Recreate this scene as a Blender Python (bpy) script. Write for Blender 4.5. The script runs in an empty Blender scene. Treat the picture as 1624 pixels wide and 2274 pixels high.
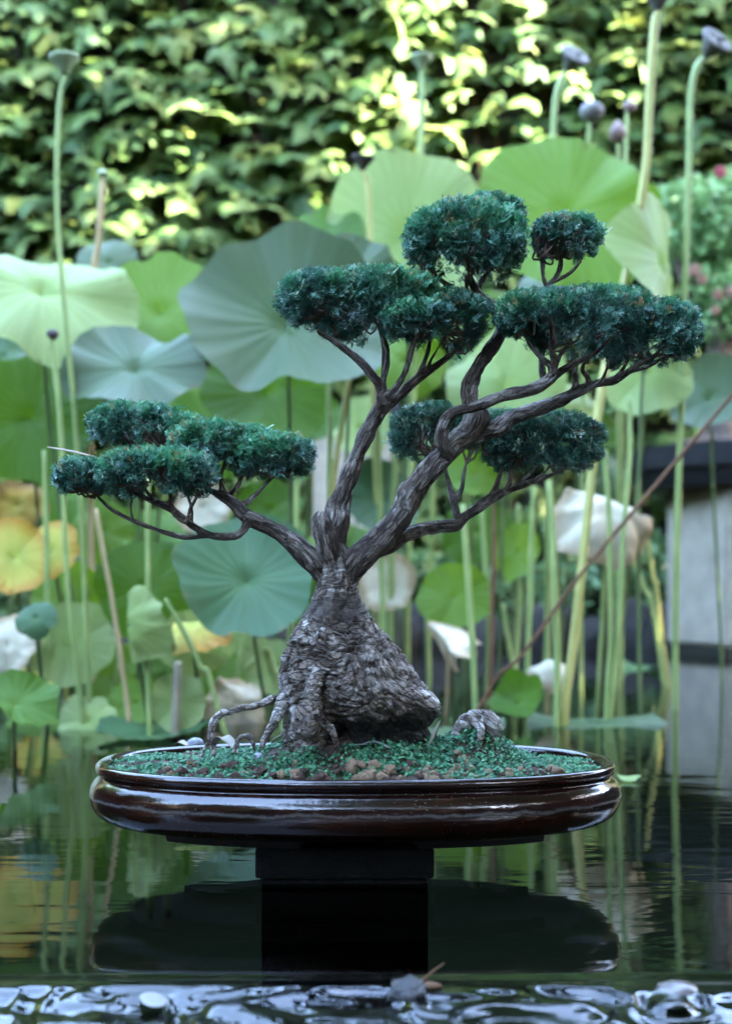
import bpy, math, random
import numpy as np
from mathutils import Vector, Matrix

# ------------------------------------------------------------------ camera, sky, sun, exposure
D = 1.5                 # metres from the camera to the middle of the bonsai pot
H = 0.37                # camera height above the pond
F = 2500.0              # focal length in units of a 1624 wide frame
U0, V0 = 812.0, 1300.0  # principal column and horizon row in those units

scene = bpy.context.scene
cam_data = bpy.data.cameras.new('camera')
cam = bpy.data.objects.new('camera', cam_data)
scene.collection.objects.link(cam)
scene.camera = cam
cam.location = (0, 0, H)
cam.rotation_euler = (math.radians(90), 0, 0)
cam_data.sensor_fit = 'HORIZONTAL'
cam_data.sensor_width = 24.0
cam_data.lens = 24.0 * F / 1624.0
cam_data.shift_y = (V0 - 1136.5) / 1624.0
cam_data.clip_start = 0.02
cam_data.clip_end = 600
cam_data.dof.use_dof = True
cam_data.dof.focus_distance = 1.44
cam_data.dof.aperture_fstop = cam_data.lens / 1000 / 0.0130

SUN = Vector((0.72, -0.35, 0.60)).normalized()      # towards the sun
world = bpy.data.worlds.new('World')
scene.world = world
world.use_nodes = True
wn = world.node_tree.nodes
sky = wn.new('ShaderNodeTexSky')
sky.sky_type = 'NISHITA'
sky.sun_disc = False
sky.dust_density = 1.6
sky.ozone_density = 1.0
sky.sun_elevation = math.asin(SUN.z)
sky.sun_rotation = math.atan2(SUN.x, SUN.y)
bg = wn['Background']
bg.inputs['Strength'].default_value = 0.15
world.node_tree.links.new(sky.outputs[0], bg.inputs[0])
sun_data = bpy.data.lights.new('sun', 'SUN')
sun_data.energy = 5.0
sun_data.angle = math.radians(0.6)
sun_data.color = (1.0, 0.93, 0.80)
sun = bpy.data.objects.new('sun', sun_data)
scene.collection.objects.link(sun)
sun.rotation_euler = SUN.to_track_quat('Z', 'Y').to_euler()
sun.location = SUN * 20
scene.view_settings.view_transform = 'Standard'
scene.view_settings.look = 'None'
scene.view_settings.gamma = 1.0
scene.view_settings.use_curve_mapping = False
scene.view_settings.exposure = 5.9
scene.cycles.use_denoising = True
scene.cycles.max_bounces = 8
scene.cycles.transparent_max_bounces = 8
scene.cycles.caustics_reflective = False
scene.cycles.caustics_refractive = False

rng = np.random.default_rng(7)
random.seed(7)
COL = scene.collection

# ------------------------------------------------------------------ helpers
def P(u, v, y):
    """world point seen at column u, row v at distance y"""
    return np.array([(u - U0) * y / F, y, H - (v - V0) * y / F])

def hash3(ix, iy, iz, seed=0):
    n = (ix * 374761393 + iy * 668265263 + iz * 2147483647 + seed * 974711) & 0xFFFFFFFF
    n = ((n ^ (n >> 13)) * 1274126177) & 0xFFFFFFFF
    n = n ^ (n >> 16)
    return (n & 0xFFFF) / 65535.0

def vnoise(p, seed=0):
    p = np.asarray(p, float)
    i = np.floor(p).astype(np.int64); f = p - i
    f = f * f * (3 - 2 * f)
    r = 0
    for dx in (0, 1):
        wx = f[..., 0] if dx else 1 - f[..., 0]
        for dy in (0, 1):
            wy = f[..., 1] if dy else 1 - f[..., 1]
            for dz in (0, 1):
                wz = f[..., 2] if dz else 1 - f[..., 2]
                r = r + wx * wy * wz * hash3(i[..., 0] + dx, i[..., 1] + dy, i[..., 2] + dz, seed)
    return r * 2 - 1

def fbm(p, oct=3, seed=0):
    p = np.asarray(p, float); a = 1.0; r = 0; t = 0
    for k in range(oct):
        r = r + a * vnoise(p * 2 ** k + 17.3 * k, seed + k); t += a; a *= 0.5
    return r / t

def sstep(a, b, x):
    t = np.clip((x - a) / (b - a), 0, 1)
    return t * t * (3 - 2 * t)

def mesh_obj(name, verts, faces, mats, parent=None, smooth=True, uv=None, attr=None, fmat=None, grain=None):
    """one mesh object; faces is a list, or an (n,k) array of equal polygons"""
    me = bpy.data.meshes.new(name)
    verts = np.asarray(verts, np.float32)
    if isinstance(faces, np.ndarray):
        n, k = faces.shape
        me.vertices.add(len(verts)); me.vertices.foreach_set('co', verts.ravel())
        me.loops.add(n * k); me.loops.foreach_set('vertex_index', faces.astype(np.int32).ravel())
        me.polygons.add(n)
        me.polygons.foreach_set('loop_start', np.arange(0, n * k, k, dtype=np.int32))
        me.polygons.foreach_set('loop_total', np.full(n, k, np.int32))
        me.update(calc_edges=True)
    else:
        me.from_pydata([tuple(map(float, v)) for v in verts], [], [tuple(map(int, f)) for f in faces])
    me.polygons.foreach_set('use_smooth', np.full(len(me.polygons), bool(smooth)))
    if uv is not None:
        li = np.empty(len(me.loops), np.int32); me.loops.foreach_get('vertex_index', li)
        l = me.uv_layers.new(name='UVMap')
        l.data.foreach_set('uv', np.asarray(uv, np.float32)[li].ravel())
    if attr is not None:
        a = me.attributes.new('tone', 'FLOAT_COLOR', 'POINT')
        c = np.ones((len(verts), 4), np.float32); c[:, :3] = attr
        a.data.foreach_set('color', c.ravel())
    if grain is not None:
        a = me.attributes.new('grain', 'FLOAT_VECTOR', 'POINT'); a.data.foreach_set('vector', np.asarray(grain, np.float32).ravel())
    for m in (mats if isinstance(mats, (list, tuple)) else [mats]):
        me.materials.append(m)
    if fmat is not None:
        me.polygons.foreach_set('material_index', np.asarray(fmat, np.int32))
    me.update()
    o = bpy.data.objects.new(name, me)
    COL.objects.link(o)
    if parent is not None:
        o.parent = parent
        if parent.parent is not None:
            o.matrix_parent_inverse = Matrix.Identity(4)
    return o

def tag(o, label=None, cat=None, group=None, kind=None):
    if label: o['label'] = label
    if cat: o['category'] = cat
    if group: o['group'] = group
    if kind: o['kind'] = kind
    return o

def thing(name, label, cat, group=None):
    """an Empty kept at the world origin so that parts can be built in world coordinates"""
    o = bpy.data.objects.new(name, None)
    o.empty_display_size = 0.05
    COL.objects.link(o)
    return tag(o, label, cat, group)

def set_base(root, loc):
    """move the Empty to the base of its thing, leaving the parts where they are"""
    loc = Vector([float(c) for c in loc])
    root.location = loc
    for ch in root.children:
        ch.location = ch.location - loc

def spline(pts, n_per=8):
    pts = np.asarray(pts, float)
    q = np.vstack([2 * pts[0] - pts[1], pts, 2 * pts[-1] - pts[-2]])
    out = []
    for i in range(1, len(q) - 2):
        t = np.linspace(0, 1, n_per, endpoint=False)[:, None]
        p0, p1, p2, p3 = q[i - 1], q[i], q[i + 1], q[i + 2]
        out.append(0.5 * ((2 * p1) + (-p0 + p2) * t + (2 * p0 - 5 * p1 + 4 * p2 - p3) * t ** 2 + (-p0 + 3 * p1 - 3 * p2 + p3) * t ** 3))
    out.append(pts[-1][None])
    return np.vstack(out)

def tube(path, radii, sides=8, n_per=8, rough=0.0, rfreq=40.0, seed=0, cap=True, groove=0.0, twist=0.0, resampled=False):
    """tapered swept tube -> verts, quads, uv (around, along)"""
    pr = np.column_stack([np.asarray(path, float), np.asarray(radii, float)])
    s = pr if resampled else spline(pr, n_per)
    p, r = s[:, :3], np.maximum(s[:, 3], 1e-4)
    n = len(p)
    tng = np.gradient(p, axis=0); tng /= np.linalg.norm(tng, axis=1)[:, None] + 1e-12
    ref = np.array([0, 1.0, 0]) if abs(tng[0, 1]) < 0.9 else np.array([1.0, 0, 0])
    N = np.zeros((n, 3)); N[0] = ref - tng[0] * (ref @ tng[0]); N[0] /= np.linalg.norm(N[0])
    for i in range(1, n):
        v = N[i - 1] - tng[i] * (N[i - 1] @ tng[i]); N[i] = v / (np.linalg.norm(v) + 1e-12)
    B = np.cross(tng, N)
    L = np.concatenate([[0], np.cumsum(np.linalg.norm(np.diff(p, axis=0), axis=1))])
    a = np.linspace(0, 2 * np.pi, sides + 1)           # seam duplicated for the uv
    ang = a[None, :] + twist * L[:, None]
    dirs = N[:, None] * np.cos(ang)[..., None] + B[:, None] * np.sin(ang)[..., None]
    rr = np.repeat(r[:, None], sides + 1, 1)
    if rough or groove:
        base = p[:, None] + dirs * rr[..., None]
        sx = np.stack([np.cos(a)[None] * np.ones((n, 1)), np.sin(a)[None] * np.ones((n, 1)), np.repeat(L[:, None], sides + 1, 1) * 3], -1)
        d = rough * fbm(base * rfreq, 3, seed)
        if groove:
            g = fbm(np.stack([sx[..., 0] * 3.2, sx[..., 1] * 3.2, sx[..., 2] * 2.2 + seed], -1), 3, seed + 5)
            d = d - groove * np.clip(np.abs(g) * -3 + 0.5, 0, 1)
        rr = rr * (1 + d)
    V = (p[:, None] + dirs * rr[..., None]).reshape(-1, 3)
    uv = np.stack([np.repeat((a / (2 * np.pi))[None], n, 0), np.repeat(L[:, None], sides + 1, 1)], -1).reshape(-1, 2)
    k = sides + 1
    i = np.arange(n - 1)[:, None] * k + np.arange(sides)[None]
    Fq = np.stack([i, i + 1, i + 1 + k, i + k], -1).reshape(-1, 4)
    if cap:
        extra = []; c0 = len(V)
        V = np.vstack([V, p[:1] - tng[:1] * r[0] * 0.3, p[-1:] + tng[-1:] * r[-1] * 0.5])
        uv = np.vstack([uv, [[0.5, 0]], [[0.5, L[-1]]]])
        j = np.arange(sides)
        f0 = np.stack([j + 1, j, np.full(sides, c0), np.full(sides, c0)], -1)
        e = (n - 1) * k
        f1 = np.stack([e + j, e + j + 1, np.full(sides, c0 + 1), np.full(sides, c0 + 1)], -1)
        return V, np.vstack([Fq, f0, f1]), uv
    return V, Fq, uv

def clean_quads(Fq):
    """quads with a doubled corner become triangles"""
    return [tuple(f[:3]) if f[2] == f[3] else tuple(f) for f in Fq.tolist()]

def merge(parts):
    V, Fc, UV = [], [], []; o = 0
    for v, f, u in parts:
        V.append(v); UV.append(u); Fc.append(f + o); o += len(v)
    return np.vstack(V), np.vstack(Fc), np.vstack(UV)

def tube_obj(name, tubes, mat, parent=None):
    v, f, u = merge(tubes) if isinstance(tubes, list) else tubes
    return mesh_obj(name, v, clean_quads(f), mat, parent, True, u)

# ------------------------------------------------------------------ materials
def new_mat(name):
    m = bpy.data.materials.new(name); m.use_nodes = True
    nt = m.node_tree
    return m, nt, nt.nodes, nt.links, nt.nodes['Principled BSDF'], nt.nodes['Material Output']

def ramp(nodes, stops):
    r = nodes.new('ShaderNodeValToRGB')
    e = r.color_ramp.elements
    while len(e) < len(stops): e.new(0.5)
    for k, (p, c) in enumerate(stops):
        e[k].position = p; e[k].color = (*c, 1)
    return r

def noise_node(nodes, links, vec, scale, detail=5, rough=0.6, dist=0.0):
    n = nodes.new('ShaderNodeTexNoise'); n.inputs['Scale'].default_value = scale
    n.inputs['Detail'].default_value = detail; n.inputs['Roughness'].default_value = rough
    n.inputs['Distortion'].default_value = dist
    if vec is not None: links.new(vec, n.inputs['Vector'])
    return n

def mapped(nodes, links, out, scale):
    m = nodes.new('ShaderNodeMapping'); m.inputs['Scale'].default_value = scale
    links.new(out, m.inputs['Vector']); return m.outputs[0]

def bump(nodes, links, height, b, strength=0.5, dist=0.01):
    n = nodes.new('ShaderNodeBump'); n.inputs['Strength'].default_value = strength
    n.inputs['Distance'].default_value = dist
    links.new(height, n.inputs['Height']); links.new(n.outputs[0], b.inputs['Normal']); return n

def speckle_mat(name, stops, scale=20, rough=0.8, bstr=0.4, bdist=0.004, detail=8, spec=0.3):
    m, nt, N, L, b, out = new_mat(name)
    tc = N.new('ShaderNodeTexCoord')
    n = noise_node(N, L, tc.outputs['Object'], scale, detail, 0.65)
    r = ramp(N, stops); L.new(n.outputs[0], r.inputs[0]); L.new(r.outputs[0], b.inputs['Base Color'])
    b.inputs['Roughness'].default_value = rough
    b.inputs['Specular IOR Level'].default_value = spec
    n2 = noise_node(N, L, tc.outputs['Object'], scale * 3, detail, 0.7)
    bump(N, L, n2.outputs[0], b, bstr, bdist)
    return m

def leaf_mat(name, cols, trans=0.3, rough=0.5, spec=0.4, tcol=None):
    """thin leaf: colour picked by the leaf's own random value, some light passing through"""
    m, nt, N, L, b, out = new_mat(name)
    at = N.new('ShaderNodeAttribute'); at.attribute_name = 'tone'
    oi = N.new('ShaderNodeObjectInfo')
    sep = N.new('ShaderNodeSeparateColor'); L.new(at.outputs['Color'], sep.inputs[0])
    ad = N.new('ShaderNodeMath'); ad.operation = 'ADD'; L.new(sep.outputs[0], ad.inputs[0]); L.new(oi.outputs['Random'], ad.inputs[1])
    fr = N.new('ShaderNodeMath'); fr.operation = 'FRACT'; L.new(ad.outputs[0], fr.inputs[0])
    r = ramp(N, [(k / max(1, len(cols) - 1), c) for k, c in enumerate(cols)])
    L.new(fr.outputs[0], r.inputs[0]); L.new(r.outputs[0], b.inputs['Base Color'])
    b.inputs['Roughness'].default_value = rough; b.inputs['Specular IOR Level'].default_value = spec
    t = N.new('ShaderNodeBsdfTranslucent')
    hs = N.new('ShaderNodeHueSaturation'); hs.inputs['Value'].default_value = 1.5; hs.inputs['Hue'].default_value = 0.485
    L.new(r.outputs[0], hs.inputs['Color']); L.new(hs.outputs[0], t.inputs[0])
    mx = N.new('ShaderNodeMixShader'); mx.inputs[0].default_value = trans
    L.new(b.outputs[0], mx.inputs[1]); L.new(t.outputs[0], mx.inputs[2]); L.new(mx.outputs[0], out.inputs[0])
    return m

def bark_mat(name, stops, uscale, fib=0.6):
    m, nt, N, L, b, out = new_mat(name)
    uvn = N.new('ShaderNodeUVMap'); uvn.uv_map = 'UVMap'
    tc = N.new('ShaderNodeTexCoord')
    v1 = mapped(N, L, uvn.outputs[0], uscale)
    n1 = noise_node(N, L, v1, 1.0, 8, 0.7, 0.6)
    n2 = noise_node(N, L, tc.outputs['Object'], 60, 6, 0.65)
    mx = N.new('ShaderNodeMath'); mx.operation = 'MULTIPLY_ADD'; mx.inputs[1].default_value = fib
    sc = N.new('ShaderNodeMath'); sc.operation = 'MULTIPLY'; sc.inputs[1].default_value = 1 - fib
    L.new(n2.outputs[0], sc.inputs[0]); L.new(n1.outputs[0], mx.inputs[0]); L.new(sc.outputs[0], mx.inputs[2])
    r = ramp(N, stops); L.new(mx.outputs[0], r.inputs[0]); L.new(r.outputs[0], b.inputs['Base Color'])
    b.inputs['Roughness'].default_value = 0.78; b.inputs['Specular IOR Level'].default_value = 0.35
    bump(N, L, mx.outputs[0], b, 0.9, 0.006)
    return m

M = {}
M['twig'] = bark_mat('twig', [(0.3, (0.06, 0.036, 0.026)), (0.6, (0.2, 0.124, 0.09)), (0.8, (0.4, 0.3, 0.24))], (6, 60, 1), 0.5)

# bark: tone.r = moss brown and trunk underside shade put into the colour, tone.g = fissure, tone.b = loose grey flake
def bark_body_mat(name, k=1.0):
    m, nt, N, L, b, out = new_mat(name)
    tc = N.new('ShaderNodeTexCoord')
    ga = N.new('ShaderNodeAttribute'); ga.attribute_name = 'grain'
    n1 = noise_node(N, L, ga.outputs['Vector'], 1.0, 6, 0.7, 0.8)
    n2 = noise_node(N, L, tc.outputs['Object'], 260, 5, 0.7, 0.3)
    n3 = noise_node(N, L, tc.outputs['Object'], 14, 4, 0.6)
    # thin dark cracks between lifted flakes
    dv = N.new('ShaderNodeVectorMath'); dv.operation = 'MULTIPLY_ADD'; dv.inputs[1].default_value = (0.9, 0.9, 0.9)
    L.new(n1.outputs['Color'], dv.inputs[0]); L.new(ga.outputs['Vector'], dv.inputs[2])
    vo = N.new('ShaderNodeTexVoronoi'); vo.feature = 'DISTANCE_TO_EDGE'; vo.inputs['Scale'].default_value = 0.55; L.new(dv.outputs[0], vo.inputs['Vector'])
    vc = N.new('ShaderNodeTexVoronoi'); vc.inputs['Scale'].default_value = 0.55; L.new(dv.outputs[0], vc.inputs['Vector'])
    vs = N.new('ShaderNodeSeparateColor'); L.new(vc.outputs['Color'], vs.inputs[0])
    ck = N.new('ShaderNodeMapRange'); ck.inputs[1].default_value = 0.10; ck.inputs[2].default_value = 0.0; L.new(vo.outputs['Distance'], ck.inputs[0])
    at = N.new('ShaderNodeAttribute'); at.attribute_name = 'tone'
    sp = N.new('ShaderNodeSeparateColor'); L.new(at.outputs['Color'], sp.inputs[0])
    def madd(a, kk, c):
        q = N.new('ShaderNodeMath'); q.operation = 'MULTIPLY_ADD'; q.inputs[1].default_value = kk
        L.new(a, q.inputs[0])
        if isinstance(c, (int, float)): q.inputs[2].default_value = c
        else: L.new(c, q.inputs[2])
        return q.outputs[0]
    h = madd(n1.outputs[0], 0.55, madd(n2.outputs[0], 0.35, madd(sp.outputs[2], 0.22, madd(n3.outputs[0], 0.45, madd(vs.outputs[0], 0.18, -0.42)))))
    c = lambda *v: tuple(x * k * t for x, t in zip(v, (1.08, 1.0, 0.90)))
    r = ramp(N, [(0.26, c(.016, .011, .0085)), (0.42, c(.060, .047, .038)), (0.58, c(.115, .104, .096)), (0.78, c(.26, .255, .25))])
    L.new(h, r.inputs[0])
    mxk = N.new('ShaderNodeMath'); mxk.operation = 'MAXIMUM'; L.new(ck.outputs[0], mxk.inputs[0]); L.new(sp.outputs[1], mxk.inputs[1])
    fi = N.new('ShaderNodeMix'); fi.data_type = 'RGBA'; fi.inputs[7].default_value = (*c(.012, .008, .006), 1)
    ff = N.new('ShaderNodeMath'); ff.operation = 'MULTIPLY'; ff.inputs[1].default_value = 0.65; L.new(mxk.outputs[0], ff.inputs[0])
    L.new(ff.outputs[0], fi.inputs[0]); L.new(r.outputs[0], fi.inputs[6])
    mr = N.new('ShaderNodeMapRange'); mr.inputs[1].default_value = 0.8; mr.inputs[2].default_value = 1.2; L.new(madd(n1.outputs[0], 0.9, sp.outputs[0]), mr.inputs[0])
    r2 = ramp(N, [(0.4, (0.005, 0.0035, 0.002)), (0.58, (0.010, 0.0075, 0.0035)), (0.70, (0.008, 0.016, 0.004))]); L.new(n2.outputs[0], r2.inputs[0])
    mc = N.new('ShaderNodeMix'); mc.data_type = 'RGBA'; L.new(mr.outputs[0], mc.inputs[0]); L.new(fi.outputs[2], mc.inputs[6]); L.new(r2.outputs[0], mc.inputs[7])
    L.new(mc.outputs[2], b.inputs['Base Color'])
    b.inputs['Roughness'].default_value = 0.66; b.inputs['Specular IOR Level'].default_value = 0.3
    hb = madd(ck.outputs[0], -0.8, madd(vs.outputs[0], 0.5, madd(n2.outputs[0], 0.35, n1.outputs[0])))
    bump(N, L, hb, b, 1.0, 0.005)
    return m
M['bark'] = bark_body_mat('bark', 2.35)

def spray_mat():
    m, nt, N, L, b, out = new_mat('cypress_foliage')
    at = N.new('ShaderNodeAttribute'); at.attribute_name = 'tone'
    sp = N.new('ShaderNodeSeparateColor'); L.new(at.outputs['Color'], sp.inputs[0])
    old = ramp(N, [(0.0, (0.006, 0.030, 0.020)), (0.45, (0.020, 0.094, 0.060)), (0.8, (0.085, 0.225, 0.150)), (1.0, (0.34, 0.45, 0.33))])
    new = ramp(N, [(0.0, (0.016, 0.115, 0.050)), (0.8, (0.062, 0.300, 0.105)), (0.93, (0.19, 0.35, 0.12)), (1.0, (0.34, 0.18, 0.07))])
    L.new(sp.outputs[0], old.inputs[0]); L.new(sp.outputs[0], new.inputs[0])
    mc = N.new('ShaderNodeMix'); mc.data_type = 'RGBA'
    L.new(sp.outputs[2], mc.inputs[0]); L.new(old.outputs[0], mc.inputs[6]); L.new(new.outputs[0], mc.inputs[7])
    L.new(mc.outputs[2], b.inputs['Base Color'])
    b.inputs['Roughness'].default_value = 0.42; b.inputs['Specular IOR Level'].default_value = 0.5
    t = N.new('ShaderNodeBsdfTranslucent'); L.new(mc.outputs[2], t.inputs[0])
    mx = N.new('ShaderNodeMixShader'); mx.inputs[0].default_value = 0.2
    L.new(b.outputs[0], mx.inputs[1]); L.new(t.outputs[0], mx.inputs[2]); L.new(mx.outputs[0], out.inputs[0])
    return m
M['spray'] = spray_mat()

def glaze_mat():
    m, nt, N, L, b, out = new_mat('brown_glaze')
    tc = N.new('ShaderNodeTexCoord')
    n1 = noise_node(N, L, mapped(N, L, tc.outputs['Object'], (3, 3, 14)), 2.0, 5, 0.6)
    r = ramp(N, [(0.3, (0.0042, 0.0014, 0.0011)), (0.55, (0.0105, 0.0030, 0.0018)), (0.78, (0.034, 0.0090, 0.0028))])
    L.new(n1.outputs[0], r.inputs[0])
    # lime specks and a dusty scale line
    vo = N.new('ShaderNodeTexVoronoi'); vo.inputs['Scale'].default_value = 150; L.new(tc.outputs['Object'], vo.inputs['Vector'])
    ns = noise_node(N, L, tc.outputs['Object'], 11, 3, 0.6)
    th = N.new('ShaderNodeMath'); th.operation = 'MULTIPLY'; th.inputs[1].default_value = 0.20; L.new(ns.outputs[0], th.inputs[0])
    lt = N.new('ShaderNodeMath'); lt.operation = 'LESS_THAN'; L.new(vo.outputs['Distance'], lt.inputs[0]); L.new(th.outputs[0], lt.inputs[1])
    sep = N.new('ShaderNodeSeparateXYZ'); L.new(tc.outputs['Object'], sep.inputs[0])
    n2 = noise_node(N, L, tc.outputs['Object'], 230, 3, 0.7)
    n4 = noise_node(N, L, tc.outputs['Object'], 16, 6, 0.7)
    # lichen patch on the end of the pot: masked by x position and noise
    mr = N.new('ShaderNodeMapRange'); mr.inputs[1].default_value = -0.325; mr.inputs[2].default_value = -0.362; L.new(sep.outputs[0], mr.inputs[0])
    mz = N.new('ShaderNodeMapRange'); mz.inputs[1].default_value = 0.06; mz.inputs[2].default_value = 0.125; L.new(sep.outputs[2], mz.inputs[0])
    mm = N.new('ShaderNodeMath'); mm.operation = 'MULTIPLY'; L.new(mr.outputs[0], mm.inputs[0]); L.new(mz.outputs[0], mm.inputs[1])
    ma = N.new('ShaderNodeMath'); ma.operation = 'MULTIPLY_ADD'; ma.inputs[1].default_value = 0.9
    L.new(mm.outputs[0], ma.inputs[0]); L.new(n4.outputs[0], ma.inputs[2])
    mk = N.new('ShaderNodeMapRange'); mk.inputs[1].default_value = 0.86; mk.inputs[2].default_value = 1.0; L.new(ma.outputs[0], mk.inputs[0])
    # thin dusty line on the shoulder
    zz = N.new('ShaderNodeMath'); zz.operation = 'SUBTRACT'; zz.inputs[1].default_value = 0.0985; L.new(sep.outputs[2], zz.inputs[0])
    n5 = noise_node(N, L, tc.outputs['Object'], 30, 4, 0.6)
    wob = N.new('ShaderNodeMath'); wob.operation = 'MULTIPLY_ADD'; wob.inputs[1].default_value = 0.012; L.new(n5.outputs[0], wob.inputs[0]); L.new(zz.outputs[0], wob.inputs[2])
    sub = N.new('ShaderNodeMath'); sub.operation = 'SUBTRACT'; sub.inputs[1].default_value = 0.006; L.new(wob.outputs[0], sub.inputs[0])
    ab = N.new('ShaderNodeMath'); ab.operation = 'ABSOLUTE'; L.new(sub.outputs[0], ab.inputs[0])
    ln = N.new('ShaderNodeMapRange'); ln.inputs[1].default_value = 0.0032; ln.inputs[2].default_value = 0.0; L.new(ab.outputs[0], ln.inputs[0])
    l2 = N.new('ShaderNodeMath'); l2.operation = 'MULTIPLY'; L.new(ln.outputs[0], l2.inputs[0]); L.new(n2.outputs[0], l2.inputs[1])
    d0 = N.new('ShaderNodeMath'); d0.operation = 'MULTIPLY_ADD'; d0.inputs[1].default_value = 0.6; d0.use_clamp = True
    L.new(lt.outputs[0], d0.inputs[0]); L.new(l2.outputs[0], d0.inputs[2])
    c1 = N.new('ShaderNodeMix'); c1.data_type = 'RGBA'; L.new(d0.outputs[0], c1.inputs[0]); L.new(r.outputs[0], c1.inputs[6]); c1.inputs[7].default_value = (0.085, 0.078, 0.068, 1)
    lr = ramp(N, [(0.35, (0.045, 0.040, 0.022)), (0.5, (0.12, 0.105, 0.055)), (0.65, (0.09, 0.11, 0.045))]); L.new(n2.outputs[0], lr.inputs[0])
    c2 = N.new('ShaderNodeMix'); c2.data_type = 'RGBA'; L.new(mk.outputs[0], c2.inputs[0]); L.new(c1.outputs[2], c2.inputs[6]); L.new(lr.outputs[0], c2.inputs[7])
    L.new(c2.outputs[2], b.inputs['Base Color'])
    rg = N.new('ShaderNodeMath'); rg.operation = 'MULTIPLY_ADD'; rg.inputs[1].default_value = 0.5; rg.inputs[2].default_value = 0.13
    rmx = N.new('ShaderNodeMath'); rmx.operation = 'MAXIMUM'; L.new(d0.outputs[0], rmx.inputs[0]); L.new(mk.outputs[0], rmx.inputs[1])
    L.new(rmx.outputs[0], rg.inputs[0]); L.new(rg.outputs[0], b.inputs['Roughness'])
    b.inputs['Specular IOR Level'].default_value = 0.5
    nb = noise_node(N, L, mapped(N, L, tc.outputs['Object'], (1, 1, 2.5)), 26, 4, 0.6)
    bump(N, L, nb.outputs[0], b, 0.22, 0.004)
    return m
M['glaze'] = glaze_mat()
M['clay'] = speckle_mat('raw_clay', [(0.3, (0.00788, 0.00525, 0.0042)), (0.6, (0.0175, 0.0123, 0.0101)), (0.8, (0.0262, 0.0192, 0.0166))], 25, 0.85, 0.6, 0.004)
M['soil'] = speckle_mat('soil', [(0.3, (0.0196, 0.012, 0.00874)), (0.55, (0.0601, 0.036, 0.024)), (0.75, (0.12, 0.0786, 0.0546))], 90, 0.9, 0.8, 0.006)
M['clod_dark'] = speckle_mat('clod_dark', [(0.3, (0.0267, 0.0143, 0.00952)), (0.7, (0.0866, 0.0452, 0.0284))], 160, 0.9, 0.8, 0.003)
M['clod_light'] = speckle_mat('clod_light', [(0.3, (0.112, 0.0658, 0.0341)), (0.7, (0.29, 0.191, 0.112))], 160, 0.9, 0.8, 0.003)
M['moss_leaf'] = leaf_mat('groundcover_leaf', [(0.010, 0.060, 0.026), (0.022, 0.105, 0.046), (0.042, 0.160, 0.068), (0.085, 0.210, 0.095)], 0.25, 0.5, 0.3)
M['pedestal'] = speckle_mat('dark_stone', [(0.3, (0.00264, 0.0029, 0.00264)), (0.6, (0.00528, 0.00554, 0.00475)), (0.8, (0.0106, 0.0132, 0.00792))], 30, 0.8, 0.9, 0.008, spec=0.08)
M['concrete'] = speckle_mat('pale_stone', [(0.3, (0.206, 0.182, 0.134)), (0.55, (0.273, 0.24, 0.178)), (0.8, (0.342, 0.298, 0.221))], 9, 0.8, 0.3, 0.004)
M['wet_stone'] = speckle_mat('wet_stone', [(0.3, (0.006, 0.0065, 0.004)), (0.6, (0.014, 0.014, 0.008)), (0.8, (0.022, 0.022, 0.012))], 18, 0.5, 0.6, 0.006)
M['tray'] = speckle_mat('dark_tray', [(0.3, (0.0048, 0.00505, 0.00578)), (0.6, (0.0112, 0.0116, 0.0122)), (0.85, (0.022, 0.0209, 0.0179))], 14, 0.5, 0.3, 0.004)
M['wall'] = speckle_mat('old_wall', [(0.3, (0.0105, 0.00896, 0.0065)), (0.55, (0.03, 0.0258, 0.0195)), (0.8, (0.051, 0.0434, 0.0338))], 5, 0.9, 0.6, 0.02)
M['rock'] = speckle_mat('bank_rock', [(0.3, (0.0063, 0.00588, 0.00461)), (0.55, (0.018, 0.0168, 0.0132)), (0.8, (0.0324, 0.0302, 0.0238))], 9, 0.85, 0.7, 0.02)
M['ground'] = speckle_mat('earth', [(0.3, (0.0025, 0.0022, 0.0013)), (0.55, (0.006, 0.0048, 0.0028)), (0.8, (0.014, 0.011, 0.006))], 3, 0.95, 0.6, 0.02)
M['ledge'] = speckle_mat('algae_stone', [(0.3, (0.0063, 0.0049, 0.0035)), (0.5, (0.0192, 0.0147, 0.0091)), (0.62, (0.0175, 0.0217, 0.00875)), (0.8, (0.049, 0.0403, 0.0297))], 14, 0.7, 0.7, 0.006)
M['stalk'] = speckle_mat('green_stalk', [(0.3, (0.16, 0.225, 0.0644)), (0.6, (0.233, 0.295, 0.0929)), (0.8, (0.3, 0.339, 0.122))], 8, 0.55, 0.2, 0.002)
M['stalk_dark'] = speckle_mat('shaded_stalk', [(0.3, (0.0525, 0.084, 0.024)), (0.6, (0.0825, 0.119, 0.036)), (0.8, (0.128, 0.147, 0.048))], 8, 0.6, 0.2, 0.002)  # darker copy of the green stalk, shade put into its colour
M['stalk_yellow'] = speckle_mat('yellow_stalk', [(0.3, (0.238, 0.232, 0.0592)), (0.6, (0.342, 0.317, 0.0921)), (0.8, (0.386, 0.324, 0.125))], 8, 0.55, 0.2, 0.002)
M['stalk_brown'] = speckle_mat('brown_stalk', [(0.3, (0.0763, 0.0353, 0.0149)), (0.6, (0.135, 0.0645, 0.0276)), (0.8, (0.215, 0.118, 0.053))], 12, 0.8, 0.4, 0.002)
M['stalk_tan'] = speckle_mat('tan_stalk', [(0.3, (0.243, 0.17, 0.0731)), (0.6, (0.342, 0.252, 0.122)), (0.8, (0.373, 0.308, 0.179))], 10, 0.7, 0.3, 0.002)
M['stalk_grey'] = speckle_mat('grey_stalk', [(0.3, (0.111, 0.101, 0.0655)), (0.7, (0.232, 0.202, 0.131))], 12, 0.8, 0.4, 0.002)
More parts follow.
